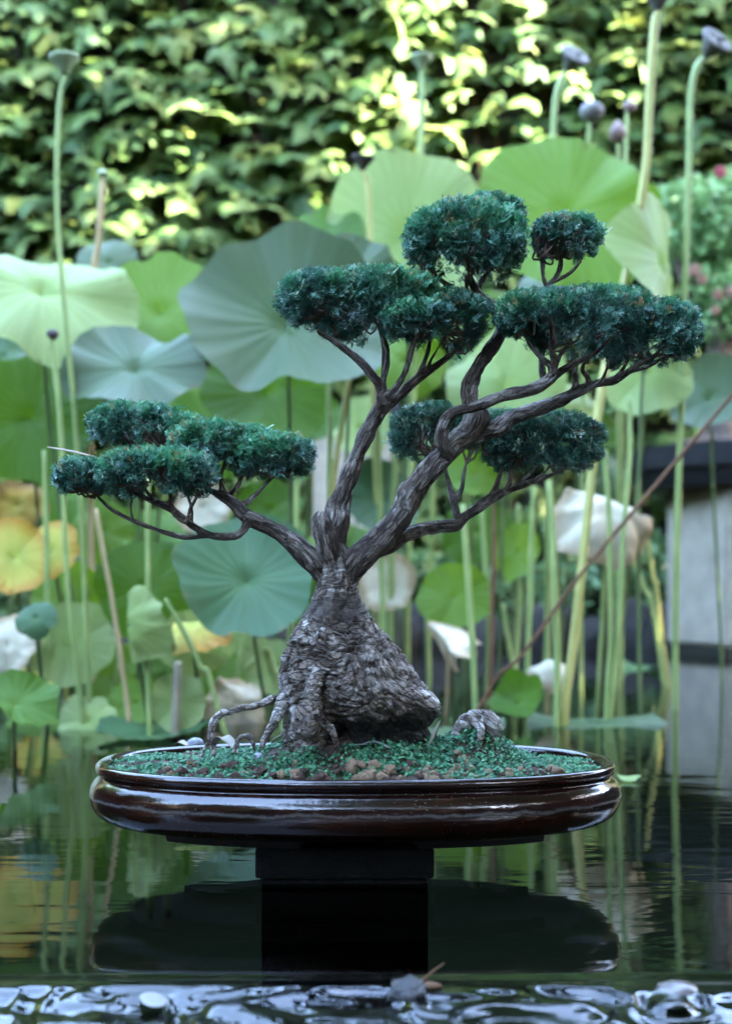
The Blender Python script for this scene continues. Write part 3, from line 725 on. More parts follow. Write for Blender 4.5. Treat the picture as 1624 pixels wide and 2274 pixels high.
LIMBS = {   # each a bough with its forks
 'middle': [
   [(742, 1235, 0, 34), (738, 1190, -.004, 31), (745, 1145, -.004, 27), (760, 1095, 0, 22), (783, 1040, .004, 20), (803, 990, .006, 19), (828, 940, .006, 18), (850, 900, .004, 19), (856, 878, .0, 19)],
   [(850, 905, 0, 17), (843, 868, 0, 12), (835, 842, -.004, 10), (800, 802, -.012, 9.5), (765, 775, -.02, 8.5), (735, 752, -.028, 7), (705, 735, -.035, 5)],
   [(765, 776, -.02, 7), (752, 755, -.02, 6), (743, 735, -.022, 5.5), (735, 705, -.022, 5), (722, 690, -.02, 3)],
   [(852, 895, .01, 13), (850, 850, .015, 9), (852, 800, .02, 7.5), (852, 765, .02, 6), (840, 720, .02, 4)],
   [(848, 862, .0, 8), (858, 815, -.008, 7), (860, 780, -.012, 6), (853, 745, -.015, 5), (862, 700, -.015, 3)],
   [(858, 880, -.01, 9), (885, 850, -.02, 7), (903, 815, -.03, 6.5), (913, 780, -.04, 6), (921, 755, -.05, 5), (925, 720, -.06, 3)],
   [(856, 900, .004, 15), (885, 880, .008, 12.5), (912, 855, .01, 11.5), (945, 828, .01, 10), (985, 800, .008, 8), (1015, 775, .004, 5)],
   [(925, 845, .01, 8), (942, 805, .012, 6.5), (952, 770, .012, 5.5), (958, 730, .012, 3.5)],
   [(945, 828, .01, 7), (955, 800, .0, 4.5), (975, 765, -.006, 3.5), (990, 735, -.008, 2.5)],
 ],
 'left': [
   [(715, 1275, 0, 22), (697, 1245, -.004, 25), (668, 1215, -.01, 24), (635, 1193, -.014, 22), (600, 1172, -.018, 20), (568, 1158, -.022, 20), (545, 1150, -.024, 18)],
   [(548, 1150, -.022, 17), (523, 1122, -.014, 14), (503, 1105, -.008, 12), (478, 1093, 0, 9), (452, 1080, .02, 7), (420, 1050, .05, 6), (380, 1010, .07, 4)],
   [(503, 1105, -.008, 8), (493, 1085, 0, 6.5), (489, 1060, .01, 5.5), (497, 1035, .02, 4.5), (500, 1000, .025, 3)],
   [(508, 1100, 0, 7), (528, 1078, .005, 5.5), (538, 1055, .01, 5), (552, 1035, .015, 3.5)],
   [(530, 1122, -.008, 8), (552, 1112, 0, 6.5), (575, 1092, .006, 6), (595, 1070, .01, 4.5), (620, 1045, .015, 3)],
   [(552, 1152, -.026, 14), (538, 1178, -.032, 10), (515, 1190, -.036, 9.5), (470, 1188, -.04, 9), (435, 1172, -.045, 8), (405, 1148, -.05, 7.5), (370, 1125, -.052, 7), (330, 1108, -.055, 6), (295, 1092, -.055, 4)],
   [(470, 1189, -.04, 7.5), (440, 1191, -.042, 7), (400, 1191, -.042, 6.5), (355, 1178, -.04, 6), (310, 1162, -.038, 5.5), (265, 1142, -.034, 5), (235, 1122, -.03, 4.5), (205, 1085, -.03, 3)],
   [(425, 1165, -.046, 6), (398, 1150, -.05, 5.5), (382, 1125, -.055, 5), (378, 1095, -.06, 4), (368, 1060, -.06, 3)],
   [(385, 1140, -.05, 5), (412, 1158, -.055, 4.5), (423, 1128, -.06, 4), (435, 1105, -.06, 3.5), (440, 1075, -.06, 2.5)],
   [(425, 1170, -.045, 4), (425, 1130, -.045, 3.2), (415, 1095, -.045, 2.5)],
   [(345, 1112, -.055, 5), (325, 1090, -.06, 4), (315, 1065, -.06, 3)],
   [(295, 1156, -.036, 3), (290, 1130, -.036, 2.6), (292, 1108, -.036, 2)],
 ],
 'right': [
   [(765, 1290, 0, 26), (792, 1245, -.004, 33), (828, 1212, -.01, 31), (862, 1180, -.014, 30), (890, 1142, -.016, 29), (912, 1100, -.018, 28), (938, 1068, -.018, 26), (975, 1020, -.016, 25), (1010, 985, -.014, 27), (1045, 955, -.012, 29), (1056, 925, -.008, 26), (1050, 900, -.006, 22)],
   [(1052, 925, -.006, 24), (1044, 895, 0, 19), (1042, 858, .004, 18), (1055, 822, .008, 18), (1078, 788, .012, 17), (1100, 758, .02, 16), (1115, 725, .03, 14), (1105, 695, .035, 13), (1082, 672, .03, 12), (1058, 652, .02, 11), (1045, 625, .01, 9), (1040, 590, .0, 6)],
   [(1085, 675, .03, 10), (1050, 662, .02, 8), (1012, 646, .01, 7), (982, 625, .0, 6), (957, 600, -.01, 5), (935, 565, -.015, 3.5)],
   [(1042, 630, .01, 6), (1040, 600, -.01, 5), (1035, 570, -.02, 3.5)],
   [(1058, 650, .02, 7), (1068, 620, .03, 5.5), (1095, 590, .03, 4), (1110, 560, .03, 3)],
   [(1040, 662, .02, 5), (1036, 640, .0, 4.5), (1034, 610, -.02, 3.5)],
 ],
 'loop': [
   [(1000, 1012, -.03, 12), (984, 990, -.036, 14.5), (981, 955, -.042, 14.5), (993, 926, -.046, 14), (1020, 908, -.05, 13.5), (1055, 902, -.05, 13.5), (1090, 886, -.046, 13), (1130, 873, -.042, 13), (1165, 866, -.04, 13), (1200, 855, -.036, 13.5), (1225, 835, -.034, 13)],
   [(1225, 840, -.034, 10), (1222, 815, -.036, 8), (1205, 797, -.04, 6), (1185, 777, -.044, 5), (1170, 755, -.046, 4.5), (1160, 720, -.05, 3)],
   [(1225, 832, -.034, 9), (1230, 805, -.04, 7.5), (1224, 780, -.05, 6.5), (1226, 740, -.06, 6), (1222, 700, -.068, 5), (1225, 660, -.07, 3)],
   [(1220, 842, -.03, 9), (1250, 822, -.03, 8), (1285, 803, -.03, 7.5), (1318, 785, -.03, 6.5), (1345, 760, -.03, 5), (1370, 730, -.03, 3)],
   [(1232, 815, -.036, 6), (1245, 785, -.03, 5), (1268, 760, -.02, 3.5)],
 ],
 'spreading': [
   [(1050, 965, -.01, 22), (1080, 957, -.004, 20), (1112, 948, .0, 18), (1142, 926, .004, 16.5), (1187, 905, .006, 15.5), (1240, 890, .006, 15), (1275, 872, .006, 12), (1315, 855, .004, 10), (1360, 845, .0, 9), (1395, 825, -.004, 7), (1430, 800, -.006, 4.5)],
   [(1270, 875, .006, 8), (1278, 848, .004, 6.5), (1275, 825, .004, 5.5), (1282, 795, .006, 4)],
   [(1308, 858, .004, 7), (1303, 838, .0, 5.5), (1292, 818, -.004, 4.5), (1305, 790, -.01, 3)],
   [(1240, 892, .0, 8), (1275, 880, -.014, 7), (1310, 862, -.02, 6), (1335, 842, -.02, 5.5), (1345, 820, -.02, 4.5), (1352, 795, -.02, 3)],
   [(1360, 845, .0, 5.5), (1385, 815, .01, 4), (1400, 780, .02, 3)],
   [(1390, 828, -.004, 5), (1440, 812, .01, 4), (1475, 790, .01, 3)],
   [(1205, 845, .03, 8), (1200, 760, .05, 8), (1210, 690, .05, 7.5), (1213, 640, .045, 7), (1232, 615, .04, 6), (1243, 595, .038, 6), (1246, 560, .035, 4)],
   [(1214, 640, .045, 5), (1205, 610, .04, 4.5), (1200, 570, .035, 3)],
   [(1222, 628, .043, 5), (1262, 606, .036, 4.5), (1285, 582, .03, 3.5), (1300, 550, .03, 2.5)],
 ],
 'low': [
   [(835, 1225, .0, 22), (870, 1210, .006, 19), (895, 1193, .014, 18), (930, 1178, .022, 17), (970, 1170, .03, 15.5), (1010, 1165, .036, 15), (1035, 1147, .042, 13), (1070, 1120, .05, 12), (1095, 1105, .055, 11), (1135, 1085, .06, 9), (1180, 1070, .065, 7.5), (1230, 1050, .07, 5.5), (1275, 1025, .07, 3)],
   [(1018, 1165, .036, 11), (1012, 1130, .04, 9.5), (1003, 1105, .046, 8.5), (996, 1075, .054, 7), (988, 1045, .06, 5), (975, 1005, .07, 3)],
   [(1008, 1115, .045, 7), (1024, 1085, .05, 6), (1029, 1055, .056, 5), (1035, 1025, .06, 3)],
   [(1080, 1115, .052, 8), (1098, 1085, .056, 7), (1108, 1055, .06, 5.5), (1120, 1020, .07, 3)],
   [(1120, 1093, .058, 7), (1132, 1070, .06, 6), (1135, 1045, .064, 4.5), (1145, 1015, .07, 3)],
   [(1108, 1098, .057, 5), (1140, 1078, .05, 4.5), (1165, 1060, .05, 4), (1190, 1035, .055, 3)],
   [(1160, 1076, .062, 4.5), (1200, 1055, .06, 3.5), (1225, 1030, .06, 2.5)],
 ],
}
STUB = [(735, 1235, -.012, 26), (726, 1200, -.018, 27), (717, 1172, -.02, 25), (712, 1152, -.02, 20), (716, 1140, -.018, 12)]
ROOTS = [
  [(660, 1530, .0, 20), (628, 1545, -.01, 13), (605, 1552, -.02, 9), (575, 1564, -.03, 8.5), (530, 1574, -.036, 9), (495, 1584, -.04, 8.5), (474, 1600, -.042, 9), (468, 1628, -.044, 9), (470, 1652, -.046, 8), (474, 1678, -.048, 6)],
  [(655, 1535, -.02, 24), (632, 1558, -.035, 18), (617, 1582, -.05, 14), (602, 1606, -.06, 11), (590, 1632, -.066, 9), (578, 1662, -.07, 6)],
  [(715, 1450, -.03, 10), (706, 1490, -.058, 15), (697, 1525, -.086, 18), (693, 1555, -.098, 19), (690, 1590, -.098, 17), (690, 1640, -.088, 12)],
  [(700, 1570, -.06, 10), (720, 1602, -.074, 9), (738, 1625, -.082, 8), (748, 1660, -.086, 6)],
  [(1000, 1655, -.005, 12), (1028, 1612, -.008, 20), (1054, 1596, -.012, 21), (1080, 1598, -.014, 23), (1096, 1616, -.014, 22), (1100, 1645, -.012, 18), (1098, 1690, -.01, 12)],
]
ROOT_FORKS = [(0, [(470, 1628, -.044, 8), (460, 1652, -.046, 6), (446, 1680, -.048, 4)]), (4, [(1050, 1596, -.014, 13), (1066, 1614, -.034, 10), (1066, 1640, -.04, 8), (1058, 1680, -.044, 6)]),
              (1, [(566, 1668, -.05, 4), (556, 1640, -.05, 8), (541, 1634, -.05, 8), (527, 1644, -.05, 7), (518, 1672, -.05, 5)])]

def build_wood():
    """trunk, boughs and roots are fused into one skin, roughened into bark, then cut into their parts"""
    import bmesh
    Vs, Fs, off = [], [], 0
    skel, gid, along = [], [], []
    groups = ['trunk']
    def add(V, Fc, sk, g):
        nonlocal off
        Vs.append(V); Fs.extend([[q + off for q in f] for f in Fc]); off += len(V)
        skel.append(sk); gid.append(np.full(len(sk), g))
        along.append(np.concatenate([[0], np.cumsum(np.linalg.norm(np.diff(sk[:, :3], axis=0), axis=1))]) + 0.37 * len(skel))
    V, Fc, sk = trunk_form(); add(V, Fc, sk, 0)
    sk, (V, Fc, _) = limb(STUB, 20, .1, 91); add(V, clean_quads(Fc), sk, 0)
    thin = {}
    for bi, (bn, forks) in enumerate(LIMBS.items()):
        groups.append('branch'); g = len(groups) - 1; thin[g] = []
        for k, f in enumerate(forks):
            sk, tb = limb(f, 22 if k == 0 else 14, .1, bi * 20 + k)
            if f[0][3] >= 7: add(tb[0], clean_quads(tb[1]), sk, g)
            else: thin[g].append(limb(f, 10, .15, bi * 20 + k)[1])
    rg = {}
    for k, f in enumerate(ROOTS):
        groups.append('root'); g = len(groups) - 1; rg[k] = g
        sk, tb = limb(f, 16, .12, 200 + k); add(tb[0], clean_quads(tb[1]), sk, g)
    bv, bf = lump(ICO3, B(678, 1602, -.112), np.array([33, 28, 42]) * D / F, 0.18, 1.5, 5); add(bv, bf.tolist(), np.array([[*B(678, 1602, -.112), 0.018]]), rg[2])
    for k, f in ROOT_FORKS:
        sk, tb = limb(f, 12, .12, 230 + k); add(tb[0], clean_quads(tb[1]), sk, rg[k])
    me = bpy.data.meshes.new('wood'); me.from_pydata([tuple(map(float, v)) for v in np.vstack(Vs)], [], Fs); me.update()
    o = bpy.data.objects.new('wood', me); COL.objects.link(o)
    md = o.modifiers.new('fuse', 'REMESH'); md.mode = 'VOXEL'; md.voxel_size = 0.00135; md.use_smooth_shade = True
    sm = o.modifiers.new('ease', 'SMOOTH'); sm.factor = 0.5; sm.iterations = 5
    ev = o.evaluated_get(bpy.context.evaluated_depsgraph_get()); em = ev.to_mesh()
    nv = len(em.vertices); co = np.empty(nv * 3, np.float32); em.vertices.foreach_get('co', co); co = co.reshape(-1, 3).astype(float)
    no = np.empty(nv * 3, np.float32); em.vertices.foreach_get('normal', no); no = no.reshape(-1, 3).astype(float)
    li = np.empty(len(em.loops), np.int32); em.loops.foreach_get('vertex_index', li); quads = li.reshape(-1, 4).copy()
    ev.to_mesh_clear(); bpy.data.objects.remove(o); bpy.data.meshes.remove(me)
    SK = np.vstack(skel); G = np.concatenate(gid); AL = np.concatenate(along)
    tg = np.vstack([np.gradient(k[:, :3], axis=0) if len(k) > 1 else np.array([[0, 0, 1.0]]) for k in skel]); tg /= np.linalg.norm(tg, axis=1)[:, None] + 1e-9
    near = np.empty(nv, np.int32)
    for a in range(0, nv, 4000):
        q = co[a:a + 4000]
        dd = np.sqrt(np.maximum(((q ** 2).sum(1)[:, None] + (SK[:, :3] ** 2).sum(1)[None] - 2 * q @ SK[:, :3].T), 0)) - SK[None, :, 3]
        near[a:a + 4000] = dd.argmin(1)
    r = SK[near, 3]; T = tg[near]; rel = co - SK[near, :3]; rel -= T * (rel * T).sum(1)[:, None]
    ref = np.array([0, 1.0, 0.15]); n1 = ref - T * (T @ ref)[:, None]; n1 /= np.linalg.norm(n1, axis=1)[:, None] + 1e-9; n2 = np.cross(T, n1)
    cs = (rel * n1).sum(1); sn = (rel * n2).sum(1); m = np.hypot(cs, sn) + 1e-9; cs, sn = cs / m, sn / m
    L = AL[near]; g = G[near]
    u = co[:, 0] / co[:, 1] * F + U0; v = V0 - (co[:, 2] - H) * F / co[:, 1]
    is_t = (g == 0)
    low = np.where(is_t | (v > 1400), sstep(1325, 1372, v + 14 * fbm(co * 30, 2, 500)), 0.0)
    # --- limbs: long fibres, fissures and lifted flakes
    a1 = np.clip(r, .003, .03) / 0.0036
    f1 = fbm(np.stack([cs * a1, sn * a1, L / 0.040], -1), 3, 501)
    fis = np.clip(1 - np.abs(f1) * 5.0, 0, 1) ** 1.2 * sstep(-.25, .2, fbm(co * 38, 2, 502))
    a2 = np.clip(r, .003, .03) / 0.0075
    f2 = fbm(np.stack([cs * a2, sn * a2, L / 0.022], -1) + 31, 3, 503)
    flk = sstep(0.02, 0.12, f2)
    fine = fbm(np.stack([cs * a1 * 2.4, sn * a1 * 2.4, L / 0.016], -1), 2, 504)
    k = np.clip(r / 0.012, .35, 1.3)
    d_limb = k * (0.0030 * fbm(co * 42, 2, 505) - 0.0015 * fis + 0.0010 * (flk - .5) + 0.0007 * fine)
    # --- trunk neck: fibres upright above, fine cross wrinkles below
    neck = np.where(is_t, 1 - low, 0.0)
    wr = fbm(np.stack([co[:, 0] * 30, co[:, 1] * 30, co[:, 2] * 260], -1) + 0.8 * fbm(co * 35, 2, 511)[:, None], 2, 510)
    wz_ = sstep(1245, 1275, v) * (1 - sstep(1340, 1390, v))
    # --- trunk flare: chunky plates with deep cracks, swept towards the lower right
    sweep = sstep(760, 860, u) * sstep(1380, 1480, v)
    ax = np.array([0.80, 0, -0.60]); al = co @ ax
    pw = co + 0.010 * np.stack([fbm(co * 28, 2, 521), fbm(co * 28 + 7, 2, 522), fbm(co * 28 + 3, 2, 523)], -1)
    q = pw * np.array([46, 46, 95])
    qs = np.stack([al * 34, co[:, 1] * 60, (co[:, 2] * .8 + co[:, 0] * .6) * 115], -1) + 0.5 * fbm(co * 30, 2, 524)[:, None]
    def cells(q):
        i = np.floor(q); best = np.full(len(q), 9.0); sec = np.full(len(q), 9.0); idv = np.zeros(len(q))
        for dx in (-1, 0, 1):
            for dy_ in (-1, 0, 1):
                for dz in (-1, 0, 1):
                    ii = (i + np.array([dx, dy_, dz])).astype(np.int64)
                    offp = np.stack([hash3(ii[:, 0], ii[:, 1], ii[:, 2], s_) for s_ in (1, 2, 3)], -1)
                    dd = np.linalg.norm(ii + offp - q, axis=-1)
                    sec = np.where(dd < best, best, np.minimum(sec, dd)); idv = np.where(dd < best, hash3(ii[:, 0], ii[:, 1], ii[:, 2], 9), idv); best = np.minimum(best, dd)
        return sec - best, idv
    e1, id1 = cells(q); e2, id2 = cells(qs)
    e = e1 * (1 - sweep) + e2 * sweep; idv = id1 * (1 - sweep) + id2 * sweep
    crack = np.clip(1 - e / 0.20, 0, 1) * sstep(-.35, .15, fbm(co * 30, 2, 525))
    big = fbm(np.stack([co[:, 0] * 30, co[:, 1] * 30, co[:, 2] * 9], -1) + 1.1 * fbm(co * 22, 2, 526)[:, None], 2, 527)
    deep = np.clip(1 - np.abs(big) * 7, 0, 1) * sstep(-.1, .25, fbm(co * 15, 2, 528)) * (1 - 0.7 * sweep)
    chip = sstep(0.0, .10, fbm(np.stack([co[:, 0] * 70, co[:, 1] * 70, co[:, 2] * 130], -1), 3, 529))
    d_low = 0.0050 * (idv - .5) - 0.0036 * crack - 0.0075 * deep + 0.0016 * (chip - .5) + 0.0022 * fbm(co * 75, 3, 530)
    d = d_limb * np.where(is_t, 0.9 * (1 - low), 1 - 0.5 * low) + low * np.where(is_t, 1.0, 0.35) * d_low + neck * wz_ * 0.0016 * wr
    foot = 1 - 0.45 * sstep(1600, 1660, v) * low
    co2 = co + no * (d * foot)[:, None]
    fiss = np.clip(fis * (1 - low) * 0.6 + low * np.maximum(crack * .6, deep) + neck * wz_ * np.clip(-wr, 0, .3), 0, 1)
    flake = np.clip((1 - low) * (flk * .8 + .2 * np.clip(fine, 0, 1)) + low * (0.5 * idv + 0.5 * chip), 0, 1)
    flake = np.clip(flake + np.where((g > len(LIMBS)) & (low > 0), 0.30, 0.0), 0, 1.3)
    moss_shade = np.clip(sstep(1560, 1640, v + 0.10 * (u - 780)) * sstep(690, 750, u) * (u < 1000) * (co[:, 1] < D + .05), 0, 1) * low * np.where(is_t, 1.0, 0.3)
    tone = np.stack([moss_shade, fiss, flake], -1)
    # bark grain: runs along the limbs, across the neck, swept on the flare
    g_l = np.stack([cs * a1 * 1.5, sn * a1 * 1.5, L / 0.013], -1)
    g_t = (pw * np.array([120, 120, 210])) * (1 - sweep)[:, None] + np.stack([al * 75, co[:, 1] * 130, (co[:, 2] * .8 + co[:, 0] * .6) * 280], -1) * sweep[:, None]
    g_n = pw * np.array([75, 75, 420])
    g_l = np.where((is_t & (v > 1262))[:, None], g_n, g_l)
    grain = g_l * (1 - low)[:, None] + g_t * low[:, None]
    # normals of the whole skin, so that the cut parts shade as one surface
    fn = np.cross(co2[quads[:, 2]] - co2[quads[:, 0]], co2[quads[:, 3]] - co2[quads[:, 1]])
    vn = np.zeros_like(co2)
    for c_ in range(4):
        for x_ in range(3): vn[:, x_] += np.bincount(quads[:, c_], fn[:, x_], nv)
    vn /= np.linalg.norm(vn, axis=1)[:, None] + 1e-12
    fg = g[quads[:, 0]]
    for gi, nm in enumerate(groups):
        sel = quads[fg == gi]
        if not len(sel): continue
        used = np.unique(sel); mp = np.full(nv, -1); mp[used] = np.arange(len(used))
        ob = mesh_obj(nm, co2[used], mp[sel], M['bark'], tree, True, None, tone[used], None, grain[used])
        ob.data.normals_split_custom_set_from_vertices([tuple(x) for x in vn[used]])
        if gi in thin and thin[gi]:
            for v_, f_, u_ in thin[gi]:
                tt = np.zeros((len(v_), 3)); tt[:, 2] = 0.5 + 0.5 * fbm(v_ * 160, 2, 3)
                mesh_obj('twig', v_, clean_quads(f_), M['bark'], ob, True, u_, tt, None, v_ * 200)
build_wood()

# --- foliage: flat scale-leaf sprays
def spray_protos():
    out = []
    r = np.random.default_rng(3)
    for k in range(6):
        quads = []; tip = []
        def strip(p0, p1, w):
            p0, p1 = np.array(p0, float), np.array(p1, float)
            d = p1 - p0; n = np.array([-d[1], d[0]]); n = n / np.linalg.norm(n) * w / 2
            m = p0 * 0.45 + p1 * 0.55
            quads.append([p0, m - n, p1, m + n])
        strip((0, 0), (0.04 * r.normal(), 1.0), 0.065)
        for y in np.linspace(0.16, 0.84, 5):
            for s in (-1, 1):
                L = (0.52 * (1 - y) + 0.17) * r.uniform(0.75, 1.2); an = math.radians(r.uniform(32, 52))
                y0 = y + r.uniform(-.05, .05)
                e = np.array([s * math.sin(an) * L, y0 + math.cos(an) * L])
                strip((0, y0), e, 0.072)
                if L > 0.33:
                    for q in (0.45, 0.7):
                        a2 = an + s * 0 + math.radians(r.choice([-38, 34])); c = np.array([0, y0]) * (1 - q) + e * q
                        strip(c, c + np.array([s * math.sin(a2), math.cos(a2)]) * L * 0.42, 0.062)
        Q = np.array(quads)                                # n,4,2
        x, y = Q[..., 0], Q[..., 1]
        z = -0.22 * y ** 2 * r.uniform(0.3, 1.4) + 0.25 * x ** 2 * r.choice([-1, 1]) + 0.02 * r.normal(size=x.shape)
        V = np.stack([x, y, z], -1).reshape(-1, 3)
        Fq = np.arange(len(V)).reshape(-1, 4)
        out.append((V, Fq))
    return out
PROTO = spray_protos()

def place_sprays(pos, dirs, size, tone, r):
    """many copies of the spray shapes as one mesh"""
    VV, FF, TT = [], [], []; off = 0
    which = r.integers(0, len(PROTO), len(pos))
    for k, (V, Fq) in enumerate(PROTO):
        s = which == k
        if not s.any(): continue
        p, d, sz, tn = pos[s], dirs[s], size[s], tone[s]
        rnd = r.normal(size=(len(p), 3))
        xx = np.cross(d, rnd); xx /= np.linalg.norm(xx, axis=1)[:, None] + 1e-9
        zz = np.cross(xx, d)
        W = p[:, None] + sz[:, None, None] * (V[None, :, :1] * xx[:, None] + V[None, :, 1:2] * d[:, None] + V[None, :, 2:] * zz[:, None])
        T = np.repeat(tn[:, None], len(V), 1)
        T = T.copy(); T[..., 0] = np.clip(T[..., 0] + 0.55 * (V[None, :, 1] - 0.55), 0, 1)
        n = len(p)
        FF.append((Fq[None] + (np.arange(n) * len(V))[:, None, None] + off).reshape(-1, 4)); off += n * len(V)
        VV.append(W.reshape(-1, 3)); TT.append(T.reshape(-1, 3))
    return np.vstack(VV), np.vstack(FF), np.vstack(TT)

def pad(label, blobs, anchors, seed, dens=1.0, green=0.35):
    """blobs: (u, v, half width, rise, drop, dy, half depth); anchors: branch tips (u, v, dy) that feed the pad"""
    r = np.random.default_rng(seed)
    pos, dr, sz, tn = [], [], [], []
    C = []
    for (u, v, ru, up, dn, dy, ry) in blobs:
        s = (D + dy) / F
        C.append((B(u, v, dy), np.array([ru * s, ry, up * s]), dn * s))
    def inside(p, k):
        c, R, dn = C[k]
        q = (p - c) / R
        q[:, 2] = np.where(p[:, 2] < c[2], (p[:, 2] - c[2]) / dn, q[:, 2])
        return (np.abs(q[:, :2]) ** 2).sum(1) + np.abs(q[:, 2]) ** 2.2
    for k, (c, R, dn) in enumerate(C):
        area = R[0] * R[1] * 2.6 + (R[0] + R[1]) * 2.2 * (R[2] + dn)
        n = int(area / 1.25e-5 * dens)
        g = r.normal(size=(n * 2, 3)); g /= np.linalg.norm(g, axis=1)[:, None]
        g = g[g[:, 2] > -0.75][:n]
        rho = 1 - 0.42 * r.random(len(g)) ** 1.6
        # squarer shoulder: a clipped cushion, not an egg
        gx = np.sign(g) * np.abs(g) ** 0.86
        e = np.stack([gx[:, 0] * R[0], gx[:, 1] * R[1], np.where(g[:, 2] > 0, gx[:, 2] * R[2], gx[:, 2] * dn)], -1)
        lum = fbm((c + e) * 26, 3, seed + 3)
        e = e * (rho * (1 + 0.10 * lum))[:, None]
        p = c + e
        keep = (fbm((c + e / rho[:, None]) * 45, 2, seed + 9) > np.where(g[:, 2] > 0.35, -0.55, -0.18)) 
        for j in range(len(C)):
            if j != k: keep &= inside(p, j) > 0.62
        # hollow the underside where the boughs enter
        keep &= ~((g[:, 2] < -0.35) & (r.random(len(g)) < 0.55))
        p, gg, lm = p[keep], g[keep], lum[keep]
        d = gg / R * R.mean(); d[:, 2] = np.where(gg[:, 2] > 0, d[:, 2] + 0.35, d[:, 2] * 0.3 + 0.05)
        d /= np.linalg.norm(d, axis=1)[:, None]
        d = d + r.normal(size=d.shape) * 0.5; d /= np.linalg.norm(d, axis=1)[:, None]
        size = r.uniform(0.0075, 0.0165, len(p)) * np.where(gg[:, 2] > 0.45, 0.85, 1.25)
        stray = r.random(len(p)) < 0.03
        size = np.where(stray, size * 1.9, size)
        pos.append(p - d * size[:, None] * 0.72); dr.append(d); sz.append(size)
        young = sstep(0.05, 0.55, fbm(p * 17, 2, seed + 5) + 0.35 * gg[:, 2] + green - 0.24) * sstep(-0.2, 0.3, gg[:, 2] + 0.15)
        t = np.clip(r.beta(2, 2.6, len(p)) + 0.12 * lm, 0, 1)
        tn.append(np.stack([t, t, np.clip(young * r.uniform(0.35, 1.0, len(p)), 0, 1)], -1))
        # a few bronzed tips
        br = (r.random(len(p)) < 0.035) & (gg[:, 2] > 0)
        tn[-1][br, 0] = 1.0; tn[-1][br, 2] = 1.0
    V, Fq, T = place_sprays(np.vstack(pos), np.vstack(dr), np.concatenate(sz), np.vstack(tn), r)
    o = mesh_obj('foliage_pad', V, Fq, M['spray'], tree, False, None, T)
    # wiry twigs fanning out from the branch tips
    tw = []
    A = [B(*a) for a in anchors]
    for k in range(int(26 * len(blobs) * dens)):
        c, R, dn = C[r.integers(len(C))]
        g = r.normal(size=3); g /= np.linalg.norm(g); g[1] = -abs(g[1]) if r.random() < 0.65 else g[1]
        e = c + np.array([g[0] * R[0], g[1] * R[1], g[2] * (R[2] if g[2] > 0 else dn * 0.6)]) * r.uniform(0.72, 0.95)
        a = min(A, key=lambda q: np.linalg.norm((q - e) * np.array([1, 0.6, 1])) + r.random() * 0.02)
        if e[2] < a[2] - 0.004: continue
        m1 = a * 0.62 + e * 0.38 + r.normal(size=3) * 0.006 + np.array([(e[0] - a[0]) * 0.15, 0, -0.006])
        m2 = a * 0.3 + e * 0.7 + r.normal(size=3) * 0.006
        tw.append(tube([a, m1, m2, e], [0.0019, 0.0015, 0.0012, 0.0006], 5, 4, 0, 1, 0, True))
    tube_obj('twigs', tw, M['twig'], o)
    return o

pad('crown', [(1035, 540, 136, 92, 92, 0, .075), (1090, 486, 74, 54, 50, .035, .05), (975, 530, 74, 72, 72, -.015, .05)],
    [(1040, 590, 0), (937, 570, -.015), (1035, 570, -.02), (1110, 565, .03), (1034, 612, -.02), (1040, 630, 0)], 11)
pad('crown', [(1258, 528, 76, 52, 55, .035, .045), (1222, 520, 40, 40, 45, .03, .035)], [(1246, 565, .035), (1200, 575, .035), (1298, 555, .03)], 12, 1.05, 0.5)
pad('crown', [(1200, 698, 102, 52, 55, -.04, .065), (1310, 712, 150, 68, 82, .0, .1), (1440, 742, 106, 74, 84, .0, .085)],
    [(1160, 722, -.05), (1225, 665, -.07), (1226, 735, -.06), (1370, 732, -.03), (1268, 760, -.02), (1282, 797, .006), (1305, 792, -.01), (1352, 797, -.02), (1400, 782, .02), (1475, 790, .01), (1430, 800, 0)], 13)
pad('crown', [(725, 660, 108, 52, 72, -.01, .075), (835, 672, 150, 68, 95, 0.01, .095), (985, 716, 92, 70, 70, .005, .075), (925, 706, 84, 42, 54, -.055, .045)],
    [(706, 736, -.035), (722, 692, -.02), (840, 722, .02), (862, 702, -.015), (925, 722, -.06), (1012, 777, .004), (958, 732, .012), (990, 737, -.008)], 14, 1.0, 0.38)
pad('crown', [(945, 962, 86, 68, 66, .10, .055), (1100, 955, 90, 45, 50, .11, .055), (1205, 990, 134, 80, 68, .09, .075)],
    [(975, 1007, .07), (1035, 1027, .06), (1120, 1022, .07), (1145, 1017, .07), (1190, 1037, .055), (1225, 1032, .06), (1275, 1027, .07)], 15)
pad('crown', [(305, 942, 106, 52, 52, .075, .055), (405, 955, 60, 40, 40, .065, .05)], [(380, 1010, .07), (400, 1030, .06)], 16, 1.0, 0.3)
pad('crown', [(470, 985, 94, 54, 72, .02, .055), (600, 1008, 102, 48, 62, .02, .06), (545, 975, 60, 32, 50, .03, .05)], [(500, 1002, .025), (552, 1037, .015), (620, 1047, .015)], 17, 1.0, 0.5)
pad('crown', [(350, 1046, 130, 56, 74, -.055, .06)], [(370, 1062, -.06), (440, 1077, -.06), (415, 1097, -.045), (315, 1067, -.06), (295, 1092, -.055)], 18, 1.1, 0.35)
pad('crown', [(186, 1055, 64, 42, 46, -.035, .042)], [(206, 1086, -.03), (215, 1098, -.03)], 19, 1.1, 0.4)
set_base(tree, (TX, D, 0.16))

